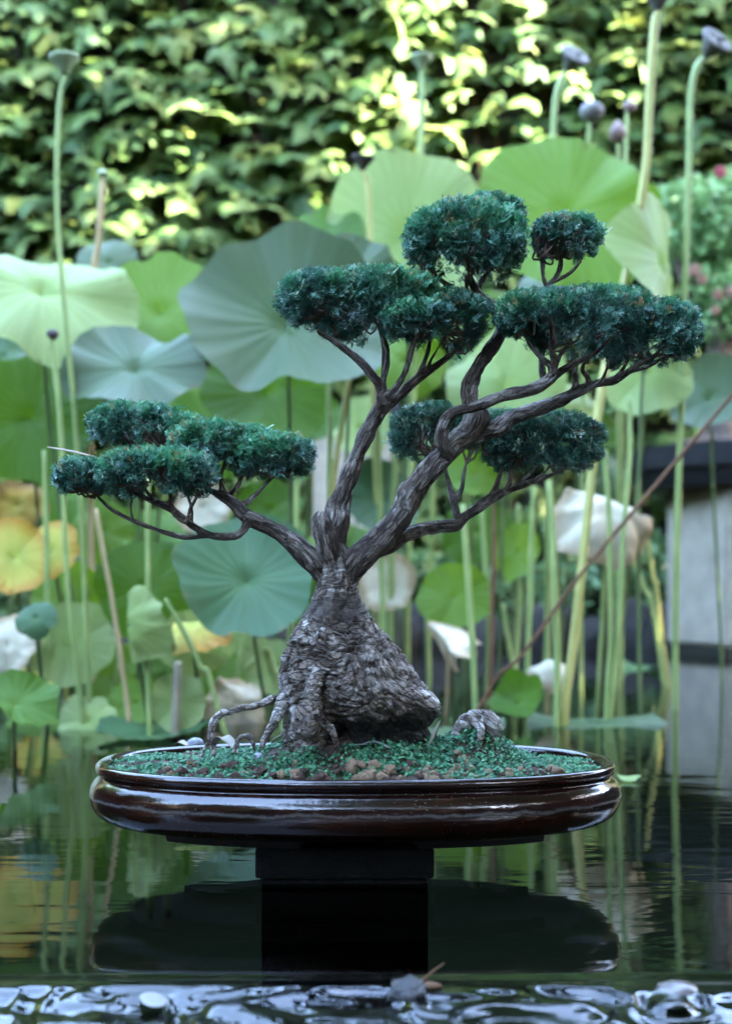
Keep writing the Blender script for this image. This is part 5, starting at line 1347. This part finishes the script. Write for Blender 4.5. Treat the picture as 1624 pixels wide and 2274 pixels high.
pod(1370, 305, 20, 4.0, (0.0, -0.1, 1), 'pod_pink', 'bud', [(1372, 340, 0), (1374, 600, 0), (1370, 1300, 0)], 'pointed dusty pink lotus bud behind the big bright green leaf', cat='lotus bud', name='lotus_bud')
pod(1395, 240, 15, 4.3, (0.4, -0.2, 0.8), 'pod_pink', 'round', [(1390, 290, 0), (1384, 600, 0), (1380, 1300, 0)], 'small peach coloured seed head beside the pink bud')
pod(1460, 8, 28, 3.15, (0.0, -0.2, 1), 'pod_grey', 'pod', [(1452, 60, 0), (1441, 230, 0), (1432, 380, 0), (1400, 560, 0), (1372, 690, 3.1), (1332, 880, 3.05), (1300, 1180, 3.0), (1270, 1450, 2.95), (1252, 1600, 2.92)], 'grey seed pod on the thickest yellow-green stalk rising past the broad pad', 'stalk_yellow', rad=.0125)
pod(805, 362, 26, 3.5, (0.1, -0.2, 1), 'pod_brown', 'pod', [(815, 410, 0), (821, 530, 0), (826, 800, 0), (840, 1300, 0)], 'dried brown seed pod on a yellow stalk behind the middle pad', 'stalk_yellow', rad=.009)
pod(228, 388, 12, 3.4, (0.0, -0.1, 1), 'pod_green', 'round', [(226, 430, 0), (218, 540, 0), (207, 620, 0), (200, 900, 0), (205, 1500, 0)], 'tiny pale seed head on a tan stalk in front of the ivy', 'stalk_tan', rad=.010)
pod(117, 745, 14, 2.85, (0.05, -0.3, 0.9), 'pod_brown', 'round', [(119, 790, 0), (135, 960, 0), (150, 1300, 0), (183, 1610, 0)], 'small withered dark seed head hanging over the deep green leaf')

def stalk(pts, rad, mat, label, group=None, name='lotus_stalk', to_bed=True):
    path = [P(u, v, d) for u, v, d in pts]
    if to_bed:
        l, q = path[-1], path[-2]
        k = (l[2] - BED) / max(1e-3, q[2] - l[2])
        path.append(np.array([l[0] + (l[0] - q[0]) * k * .5, l[1], BED]))
    sd = int(abs(pts[0][0]) * 3 + pts[0][1])
    sm = spline(np.column_stack([np.array(path), [rad * .85] + [rad] * (len(path) - 1)]), 10)
    sm[:, 0] += 0.009 * fbm(np.column_stack([sm[:, 2] * 4, sm[:, 2] * 0, sm[:, 2] * 0 + sd]), 2, sd); sm[:, 3] *= 1 + 0.14 * fbm(np.column_stack([sm[:, 2] * 9, sm[:, 2] * 0, sm[:, 2] * 0 + sd]), 2, sd + 1)
    o = tube_obj(name, tube(sm[:, :3], sm[:, 3], 8, 1, resampled=True), M[mat])
    tag(o, label, 'stalk', group)
stalk([(100, 1000, 2.95), (106, 1300, 2.95), (100, 1630, 2.95)], .0075, 'stalk', 'green stalk bowing slightly among the yellowing leaves')
stalk([(212, 1130, 2.8), (240, 1300, 2.8), (268, 1480, 2.8), (284, 1640, 2.8)], .0065, 'stalk_tan', 'slanting tan dead stalk in front of the wrinkled pale leaf')
stalk([(330, 1060, 2.7), (331, 1300, 2.7), (332, 1640, 2.7)], .007, 'stalk', 'straight green stalk crossing in front of the wrinkled pale leaf')
stalk([(660, 960, 3.0), (655, 1200, 3.0), (650, 1400, 3.0), (645, 1600, 3.0)], .0085, 'stalk', 'straight green stalk just beside the dark teal leaf')
stalk([(775, 800, 3.3), (758, 950, 3.3), (738, 1090, 3.3), (725, 1300, 3.3)], .0085, 'stalk_yellow', 'yellow stalk leaning behind the middle bough')
stalk([(735, 830, 3.4), (728, 1000, 3.4), (722, 1400, 3.4)], .008, 'stalk', 'green stalk behind the middle bough near the grey stone post')
stalk([(840, 930, 3.3), (845, 1200, 3.3), (852, 1440, 3.3)], .0085, 'stalk', 'bare green stalk between the trunk neck and the faded cream leaf')
stalk([(880, 1000, 3.4), (874, 1250, 3.4), (868, 1440, 3.4)], .009, 'stalk', 'bare green stalk crossing the faded cream leaf behind the trunk neck')
stalk([(828, 1240, 3.5), (832, 1420, 3.5)], .008, 'stalk', 'short green stalk hugging the trunk outline below the faded cream leaf')
stalk([(1028, 1120, 2.95), (1040, 1330, 2.95), (1052, 1560, 2.95)], .0085, 'stalk', 'pale green stalk crossing the lime green leaf')
stalk([(1066, 1130, 3.4), (1078, 1330, 3.4), (1082, 1480, 3.4)], .009, 'stalk', 'bare green stalk close beside the lime green notched leaf')
stalk([(1100, 1090, 3.15), (1095, 1320, 3.15), (1086, 1570, 3.15)], .0065, 'stalk_brown', 'upright brown dead stalk behind the surfacing root')
stalk([(1188, 1080, 3.4), (1180, 1300, 3.4), (1170, 1520, 3.4)], .0085, 'stalk', 'bare green stalk rising past the light green leaf turned aside')
stalk([(1218, 1070, 2.9), (1228, 1300, 2.9), (1240, 1640, 2.9)], .0085, 'stalk', 'green stalk standing close beside the thick yellow stalk')
stalk([(1395, 880, 3.0), (1392, 1080, 3.0), (1374, 1350, 3.0), (1358, 1600, 3.0)], .0075, 'stalk', 'leaning green stalk below the pale skirt-like leaf')
stalk([(1345, 1000, 3.0), (1350, 1200, 3.0), (1352, 1600, 3.0)], .0080, 'stalk', 'straight green stalk in front of the large bleached leaf')
stalk([(1110, 1340, 3.5), (1130, 1450, 3.5), (1150, 1520, 3.5)], .007, 'stalk', 'slanting green stalk between the brown dead stalk and the small withered leaf')
stalk([(1432, 1180, 4.0), (1448, 1280, 4.0), (1462, 1350, 4.0)], .008, 'stalk_yellow', 'short yellow stalk beside the stone pillar')
stalk([(1400, 1230, 4.1), (1430, 1310, 4.1), (1448, 1370, 4.1)], .008, 'stalk', 'short green slanting stalk beside the stone pillar')
stalk([(1152, 1120, 4.0), (1155, 1300, 4.0), (1145, 1500, 4.0)], .009, 'stalk', 'dim green stalk behind the light green leaf turned aside')
stalk([(960, 1000, 4.0), (955, 1200, 4.0), (950, 1400, 4.0)], .009, 'stalk', 'dim green stalk in the gap between the trunk and the lime green notched leaf')
stalk([(1655, 845, 2.75), (1560, 960, 2.78), (1420, 1125, 2.82), (1280, 1290, 2.86), (1160, 1450, 2.9), (1066, 1562, 2.92)], .0050, 'stalk_brown', 'long brown dead stalk leaning diagonally across in front of the stone pillar')
stalk([(360, 1330, 2.75), (400, 1400, 2.75), (440, 1480, 2.75), (475, 1540, 2.75)], .0065, 'stalk', 'slanting green stalk in front of the yellow leaf')
stalk([(400, 1470, 2.7), (392, 1550, 2.7), (386, 1640, 2.7)], .0115, 'stalk_grey', 'broken grey dead stalk stump standing in the water')
stalk([(592, 1440, 2.8), (606, 1490, 2.8), (618, 1540, 2.8)], .011, 'stalk', 'thick cut green stalk stump beside the bonsai trunk')
stalk([(250, 1250, 3.2), (262, 1450, 3.2), (240, 1640, 3.2)], .007, 'stalk', 'thin green stalk behind the slanting tan dead stalk')
stalk([(540, 1400, 3.1), (530, 1500, 3.1), (515, 1580, 3.1)], .006, 'stalk', 'thin green stalk directly below the dark teal leaf')
stalk([(60, 1400, 3.1), (72, 1500, 3.1), (85, 1620, 3.1)], .007, 'stalk_yellow', 'thin yellowish stalk behind the cupped leaf')
stalk([(10, 1420, 3.2), (30, 1520, 3.2), (45, 1620, 3.2)], .006, 'stalk', 'thin green stalk under the bleached creamy leaf')
stalk([(140, 1480, 3.2), (145, 1560, 3.2), (150, 1640, 3.2)], .007, 'stalk_yellow', 'short yellowish stalk under the light mint leaf')

# ------------------------------------------------------------------ background bonsai on its stone pillar
def hex_prism(name, cx, cy, R, z0, z1, mat, parent, rot=0.0, bev=0.012, n=6, sx=1.0, taper=1.0):
    import bmesh
    bm = bmesh.new()
    a = np.linspace(0, 2 * np.pi, n, endpoint=False) + rot
    lo = [bm.verts.new((cx + math.cos(t) * R * sx, cy + math.sin(t) * R, z0)) for t in a]
    hi = [bm.verts.new((cx + math.cos(t) * R * sx * taper, cy + math.sin(t) * R * taper, z1)) for t in a]
    bm.faces.new(lo[::-1]); bm.faces.new(hi)
    for i in range(n): bm.faces.new((lo[i], lo[(i + 1) % n], hi[(i + 1) % n], hi[i]))
    bmesh.ops.bevel(bm, geom=list(bm.edges), offset=bev, segments=2, affect='EDGES')
    me = bpy.data.meshes.new(name); bm.to_mesh(me); bm.free(); me.materials.append(mat)
    o = bpy.data.objects.new(name, me); COL.objects.link(o)
    if parent: o.parent = parent
    return o
yc = 6.15
cx = (1668 - U0) * yc / F
zt = lambda v, y=yc: H - (v - V0) * y / F
t = thing('stone_pillar', 'pale grey faceted stone pillar standing in the pond under the dark tray', 'pillar')
hex_prism('shaft', cx, yc, 0.46, 0.055, zt(1092), M['concrete'], t, math.radians(-3.6), 0.015, 6)
hex_prism('wet_foot', cx, yc, 0.475, -0.45, 0.0545, M['wet_stone'], t, math.radians(-3.6), 0.012, 6)
set_base(t, (cx, yc, -0.42))
t = thing('bonsai_tray', 'wide dark flat tray holding the background bonsai on top of the stone pillar', 'tray')
hex_prism('base_slab', cx, yc, 0.52, zt(1091), zt(1055), M['tray'], t, 0, 0.01, 28, 1.15, 1.1)
hex_prism('rim', cx, yc, 0.60, zt(1054.5), zt(1004), M['tray'], t, 0, 0.012, 28, 1.12, 1.03)
set_base(t, (cx, yc, zt(1091)))
bt = thing('background_bonsai', 'blurred leafy green bonsai shrub with grey trunk on the dark tray', 'bonsai')
bx = (1600 - U0) * yc / F
tube_obj('trunk', [tube([(bx + .03, yc, zt(1012)), (bx + .01, yc, zt(960)), (bx, yc, zt(880)), (bx - .01, yc, zt(780)), (bx + .02, yc, zt(690)), (bx + .08, yc, zt(600))], [.15, .10, .075, .072, .06, .03], 14, 8, .15, 12, 3),
                   tube([(bx, yc, zt(975)), (bx - .16, yc - .05, zt(992)), (bx - .32, yc - .05, zt(1003)), (bx - .42, yc - .03, zt(1012))], [.07, .045, .03, .015], 10, 6, .2, 14, 5),
                   tube([(bx, yc, zt(760)), (bx - .10, yc, zt(690)), (bx - .22, yc, zt(600)), (bx - .25, yc, zt(520))], [.05, .04, .03, .015], 10, 6, .2, 14, 6)], M['bark'], bt)
def leaf_cloud(name, blobs, n, size, mat, parent, seed):
    r = np.random.default_rng(seed); Vs = []
    tot = sum(b[3] * b[4] * b[5] for b in blobs); pts = []
    for (x, y, z, rx, ry, rz) in blobs:
        k = int(n * rx * ry * rz / tot)
        g = r.normal(size=(k, 3)); g /= np.linalg.norm(g, axis=1)[:, None]
        e = g * (1 - 0.45 * r.random(k) ** 1.5)[:, None] * np.array([rx, ry, rz])
        lum = fbm(np.array([x, y, z]) + e * 1.0 * (3 / max(rx, .3)), 2, seed)
        pts.append(np.array([x, y, z]) + e * (1 + 0.25 * lum)[:, None])
    p = np.vstack(pts); k = len(p)
    nr = r.normal(size=(k, 3)) + np.array([0, -0.5, 0.8]); nr /= np.linalg.norm(nr, axis=1)[:, None]
    t_ = np.cross(nr, r.normal(size=(k, 3))); t_ /= np.linalg.norm(t_, axis=1)[:, None]; b_ = np.cross(nr, t_)
    s = r.uniform(0.6, 1.3, k)[:, None] * size
    V = np.stack([p - t_ * s, p - b_ * s * .5 + nr * s * .1, p + t_ * s, p + b_ * s * .5 + nr * s * .1], 1).reshape(-1, 3)
    T = np.repeat(r.random(k), 4)
    return mesh_obj(name, V, np.arange(k * 4).reshape(k, 4), mat, parent, False, None, np.stack([T] * 3, -1))
s_ = yc / F
leaf_cloud('crown', [((1560 - U0) * s_, yc, zt(500), 125 * s_, .28, 100 * s_), ((1660 - U0) * s_, yc + .05, zt(480), 120 * s_, .3, 110 * s_), ((1480 - U0) * s_, yc - .05, zt(470), 60 * s_, .16, 55 * s_),
                     ((1600 - U0) * s_, yc - .05, zt(650), 90 * s_, .22, 75 * s_), ((1690 - U0) * s_, yc, zt(660), 100 * s_, .25, 90 * s_), ((1585 - U0) * s_, yc - .08, zt(730), 55 * s_, .14, 45 * s_)], 5200, 0.030, M['shrub'], bt, 31)
def blossom(u, v, y, R, mat, name='blossom'):
    c = P(u, v, y); r = R * y / F; Vs, Fs = [], []; o = 0
    for k in range(6):
        a = k * 1.05
        V, Fc = lump(ICO1, c + np.array([math.cos(a) * r * .6, -0.01, math.sin(a) * r * .6]), (r * .55, r * .3, r * .55), .1, 1, k)
        Vs.append(V); Fs.append(Fc + o); o += len(V)
    mesh_obj(name, np.vstack(Vs), np.vstack(Fs), mat, bt)
for (u, v, R, m) in ((1597, 384, 13, 'red_petal'), (1540, 602, 14, 'salmon_petal'), (1556, 622, 11, 'salmon_petal'), (1592, 655, 12, 'salmon_petal'), (1585, 690, 10, 'salmon_petal'), (1622, 650, 13, 'salmon_petal')):
    blossom(u, v, yc - .34, R, M[m])
set_base(bt, (bx, yc, zt(1004)))

# a second stone post further back
yp = 5.6
t = thing('stone_post', 'distant grey stone post with dark flat cap seen behind the middle bough', 'post')
xp = (785 - U0) * yp / F
box('shaft', xp - 92 * yp / F, xp + 80 * yp / F, yp - .2, yp + .2, -0.45, H - (950 - V0) * yp / F, M['concrete'], t, 0.01)
box('cap', xp - 110 * yp / F, xp + 100 * yp / F, yp - .26, yp + .26, H - (949 - V0) * yp / F, H - (915 - V0) * yp / F, M['tray'], t, 0.01)
set_base(t, (xp, yp, -0.42))

# bank stones at the far edge of the pond
r = np.random.default_rng(12)
BANK = ['low rounded', 'flat topped', 'mossy angular', 'pale chipped', 'tall leaning', 'broad dark', 'small blocky', 'humped']
for k in range(26):
    x = -3.3 + k * 0.27 + r.uniform(-.08, .08); y = 6.62 + r.uniform(-.12, .12)
    sz = (r.uniform(.16, .27), r.uniform(.14, .22), r.uniform(.14, .30))
    V, Fc = lump(ICO3, (x, y, 0.02), sz, .45, 1.3, 60 + k, r.uniform(0, 3))
    tag(mesh_obj('bank_stone', V, Fc, M['rock']), 'rough grey stone in the row edging the far pond bank', 'stone', 'stones edging the far pond bank')
# low shade-loving undergrowth on the bank
leaf_cloud('undergrowth', [(-2.2, 6.95, .35, 1.3, .22, .35), (0, 6.95, .30, 1.2, .22, .32), (2.2, 6.95, .35, 1.3, .22, .38)], 5000, 0.04, M['tree_leaf'], None, 77)
tag(bpy.data.objects['undergrowth'], 'dark leafy undergrowth along the foot of the ivy wall', 'undergrowth', None, 'stuff')

# ------------------------------------------------------------------ garden wall and ivy
wall = thing('garden_wall', 'old grey garden wall almost hidden under the ivy', 'wall')
box('masonry', -9, 9, WALL_Y + .12, WALL_Y + .5, 0.0, 4.75, M['wall'], wall, 0.03)
box('coping', -9.06, 9.06, WALL_Y + .06, WALL_Y + .56, 4.753, 4.87, M['wall'], wall, 0.03)
set_base(wall, (0, WALL_Y + .3, 0.1))

for (x0, x1, y0, y1, lab) in ((-8.8, -8.4, -8.0, WALL_Y + .11, 'unseen wall added along the lotus side of the pond to block low sky light'), (8.4, 8.8, -8.0, WALL_Y + .11, 'unseen wall added behind the shade trees to block low sky light'), (-8.39, 8.39, -8.4, -8.0, 'unseen wall added facing the ivy wall to block low sky light')):
    w_ = thing('sky_block_wall', lab, 'wall')  # unseen walls added to keep horizon sky light off the pond
    box('masonry', x0, x1, y0, y1, 0.0, 3.9, M['wall'], w_, 0.03)
    box('coping', x0 - .06, x1 + .06, y0 - .06 if y0 < -8.1 else y0, y1, 3.903, 4.02, M['wall'], w_, 0.03)
    set_base(w_, ((x0 + x1) / 2, (y0 + y1) / 2, 0.1))

def ivy_shape(seed):
    r = np.random.default_rng(seed)
    half = [(0.0, 0.02), (0.14, 0.20), (0.38, 0.20), (0.58, 0.05), (0.84, -0.34), (0.50, -0.33), (0.30, -0.46), (0.17, -0.74)]
    half = [(x * r.uniform(.85, 1.15), y + r.normal() * .03) for x, y in half]
    pts = half + [(0.02, -1.02 + r.normal() * .05)] + [(-x * r.uniform(.85, 1.15), y + r.normal() * .03) for x, y in half[:0:-1]]
    o = np.array(pts); x, y = o[:, 0], o[:, 1]
    z = -0.20 * np.abs(x) ** 1.5 - 0.16 * np.clip(-y, 0, 2) ** 2 + 0.03 * r.normal(size=len(o))
    V = [np.array([0, -0.30, 0.05])] + [np.array([a, b, c]) for a, b, c in zip(x, y, z)]
    mid = [np.array([a * .55, -0.30 + (b + .30) * .55, 0.05 + (c - .05) * .35]) for a, b, c in zip(x, y, z)]
    n = len(o); V = np.array(V + mid); Fc = []
    for i in range(n):
        j = (i + 1) % n
        Fc.append((0, 1 + n + i, 1 + n + j)); Fc.append((1 + n + i, 1 + i, 1 + j)); Fc.append((1 + n + i, 1 + j, 1 + n + j))
    return V, np.array(Fc)
IVY = [ivy_shape(k) for k in range(5)]
def gap_uv(u, v):
    """sunlit places chosen on the wall (tree leaves are left out along the sun lines to them)"""
    g = 0
    for (cu, cv, ru, rv, s) in [(1060, 130, 330, 240, 1.0), (960, 330, 210, 150, 1.0), (1250, 240, 150, 170, .9), (360, 350, 150, 70, 1.0), (350, 500, 150, 55, 1.0), (500, 280, 90, 60, .8), (760, 60, 120, 80, .6), (190, 250, 60, 40, .4),
                                (60, 200, 60, 60, .5), (720, 150, 70, 60, .5), (500, 60, 60, 40, .3), (1480, 320, 50, 60, .5), (1180, 520, 140, 50, .5)]:
        g = np.maximum(g, s * np.exp(-((u - cu) / ru) ** 2 - ((v - cv) / rv) ** 2))
    return g

ivy = thing('ivy_creeper', 'dense creeper with pointed lobed leaves covering the garden wall', 'creeper')
def ivy_leaves():
    r = np.random.default_rng(90)
    proto = []
    for k, (V, Fc) in enumerate(IVY):
        o = mesh_obj('leaf', V, Fc, M['ivy'], None, True); proto.append(o.data); bpy.data.objects.remove(o)
    items = []
    for k in range(8600):
        x = r.uniform(-4.6, 4.6); z = 0.35 + r.random() * 4.75
        depth = r.random() ** 1.3
        dens = vnoise(np.array([x * 1.3, z * 1.6, 3.0]), 5)
        if dens < -0.5 and r.random() < 0.5: continue
        y = WALL_Y + .08 - depth * 0.30 - 0.12 * max(0, dens)
        s = r.uniform(.10, .20)
        pitch = math.radians(r.normal(42, 20)); yaw = r.normal(0, .55); roll = r.normal(0, .45)
        items.append((x, y, z, s, pitch, yaw, roll, depth, int(r.integers(5))))
    items = np.array(items)
    uu = items[:, 0] * F / items[:, 1] + U0; vv = V0 - (items[:, 2] - H) * F / items[:, 1]
    vis = (uu > -10) & (uu < 1634) & (vv > -20) & (vv < 560)
    score = np.where(vis, items[:, 7] + items[:, 3] * 1.5, -1)
    order = np.argsort(-score); big = set(order[:300].tolist())
    Vs, Fs, Ts = [], [], []; off = 0
    for i, (x, y, z, s, pi_, ya, ro, dp, kk) in enumerate(items):
        # leaf plane faces out from the wall (-y), tip hanging down, tilted so the upper side looks at the sky
        Rm = (Matrix.Rotation(ya, 3, 'Z') @ Matrix.Rotation(math.pi / 2 - pi_, 3, 'X') @ Matrix.Rotation(ro, 3, 'Z'))
        if i in big:
            o = bpy.data.objects.new('leaf', proto[int(kk)]); COL.objects.link(o); o.parent = ivy
            o.location = (x, y, z); o.rotation_euler = Rm.to_euler(); o.scale = (s, s, s)
        else:
            V, Fc = IVY[int(kk)]
            W = (V * s) @ np.array(Rm).T + np.array([x, y, z])
            Vs.append(W); Fs.append(Fc + off); off += len(W); Ts.append(np.full(len(W), r.random()))
    T = np.concatenate(Ts)
    o = mesh_obj('leaves', np.vstack(Vs), np.vstack(Fs), M['ivy'], ivy, True, None, np.stack([T] * 3, -1))
    o['kind'] = 'stuff'
    vines = []
    for k in range(16):
        x = r.uniform(-4, 4); pts = []
        for z in np.linspace(0.1, 4.6, 8):
            x += r.normal() * .12; pts.append((x, WALL_Y + .09, z))
        vines.append(tube(pts, [.018 - .0018 * i for i in range(8)], 6, 5))
    tube_obj('vine_stems', vines, M['stalk_brown'], ivy)
ivy_leaves()

# ------------------------------------------------------------------ trees outside the picture: inferred ones keep the sun off, added ones block sky light
S = np.array(SUN[:])
E1 = np.array([-S[1], S[0], 0]); E1 /= np.linalg.norm(E1); E2 = np.cross(S, E1); E2 = E2 if E2[2] > 0 else -E2
def shade_tree(c, rad, n, label, seed, size=0.12, trunk_x=None, boughs=6, lean=0.0):
    c = np.asarray(c, float)
    t = thing('shade_tree', label, 'tree', 'trees beside the pond')
    r = np.random.default_rng(seed)
    g = r.normal(size=(n, 3)); g /= np.linalg.norm(g, axis=1)[:, None]
    e = g * (r.random(n) ** 0.45)[:, None] * np.array([rad, rad, rad])
    p = c + e * (1 + .18 * fbm(c + e * .9, 2, seed))[:, None]
    p = p[p[:, 2] > 0.3]
    # leaves whose shadow would fall on a chosen sunlit place are left out
    kk = (p[:, 1] - 7.05) / S[1]; q = p - S * kk[:, None]
    uu = q[:, 0] * F / 7.05 + U0; vv = V0 - (q[:, 2] - H) * F / 7.05
    gap = gap_uv(uu, vv) + 0.28 * vnoise(np.stack([uu / 55, vv / 45, uu * 0], -1), 3)
    p = p[(gap < 0.36) | (kk < 0)]; n = len(p)
    nr = r.normal(size=(n, 3)) + np.array([0, 0, 0.7]); nr /= np.linalg.norm(nr, axis=1)[:, None]
    t_ = np.cross(nr, r.normal(size=(n, 3))); t_ /= np.linalg.norm(t_, axis=1)[:, None]; b_ = np.cross(nr, t_)
    s = r.uniform(.7, 1.3, n)[:, None] * size
    V = np.stack([p - t_ * s, p - b_ * s * .6, p + t_ * s, p + b_ * s * .6], 1).reshape(-1, 3)
    mesh_obj('crown', V, np.arange(n * 4).reshape(n, 4), M['tree_leaf'], t, False, None, np.stack([np.repeat(r.random(n), 4)] * 3, -1))
    c = c + E1 * lean
    base = np.array([c[0] if trunk_x is None else trunk_x, c[1] + lean, 0.1])
    br = [tube([base, base * .5 + c * .5 + [.1, 0, -.2], c], [.24, .17, .06], 12, 6, .15, 6, seed)]
    for q in range(boughs):
        d = r.normal(size=3); d[2] = abs(d[2]) * .6; d /= np.linalg.norm(d)
        br.append(tube([base * .3 + c * .7, c * .95 + base * .05 + d * rad * .35, c + d * rad * .8], [.08, .05, .015], 8, 5, .15, 6, seed + q))
    tube_obj('trunk', br, M['bark'], t)
    set_base(t, base)
def lee(a, b, tt): return S * tt + E1 * a + E2 * b      # a place between the sun and the pond
shade_tree(lee(1.2, 0.6, 8.0), 2.5, 6500, 'leafy tree on the bank shading the bonsai pot', 401, trunk_x=5.4)
shade_tree(lee(3.6, 1.6, 8.0), 2.5, 6500, 'leafy tree on the bank shading the lotus bed', 402, trunk_x=5.6)
shade_tree(lee(6.2, 2.2, 7.4), 2.3, 5000, 'leafy tree on the bank near the end of the ivy wall', 403, trunk_x=5.6, boughs=0, lean=-1.2)
shade_tree(lee(6.4, 5.0, 6.6), 2.3, 6000, 'tall loose-crowned tree letting sun flecks through onto the ivy', 404, trunk_x=5.6, boughs=0, lean=1.9)
shade_tree((-6.6, 0.2, 3.6), 2.4, 7000, 'unseen broad tree added opposite the stone pillar to block side sky light', 411, 0.14)  # this and the next four are added to narrow the open sky
shade_tree((-6.6, 4.6, 3.4), 2.2, 6000, 'unseen tree added at the other end of the ivy wall to block sky light', 412, 0.14)
shade_tree((-4.4, -5.4, 3.3), 2.3, 6000, 'unseen low tree added across the pond from the ivy wall to block sky light', 413, 0.14)
shade_tree((1.6, -4.3, 5.6), 3.5, 9000, 'unseen full tree added facing the bonsai to block sky light from the front', 414, 0.14)
shade_tree((5.6, -2.6, 5.2), 3.2, 9000, 'unseen tree added beside the shaded bank to block sky light', 415, 0.14)
shade_tree((3.7, 0.6, 7.2), 2.3, 7000, 'unseen high crown added over the pillar side of the pond to cut overhead sky', 417, 0.13, trunk_x=5.2)  # this crown and the next are added to cut overhead sky light
shade_tree((1.6, -1.2, 7.6), 2.5, 9000, 'unseen high crown added in front of the bonsai to cut zenith sky', 418, 0.13, trunk_x=2.6)
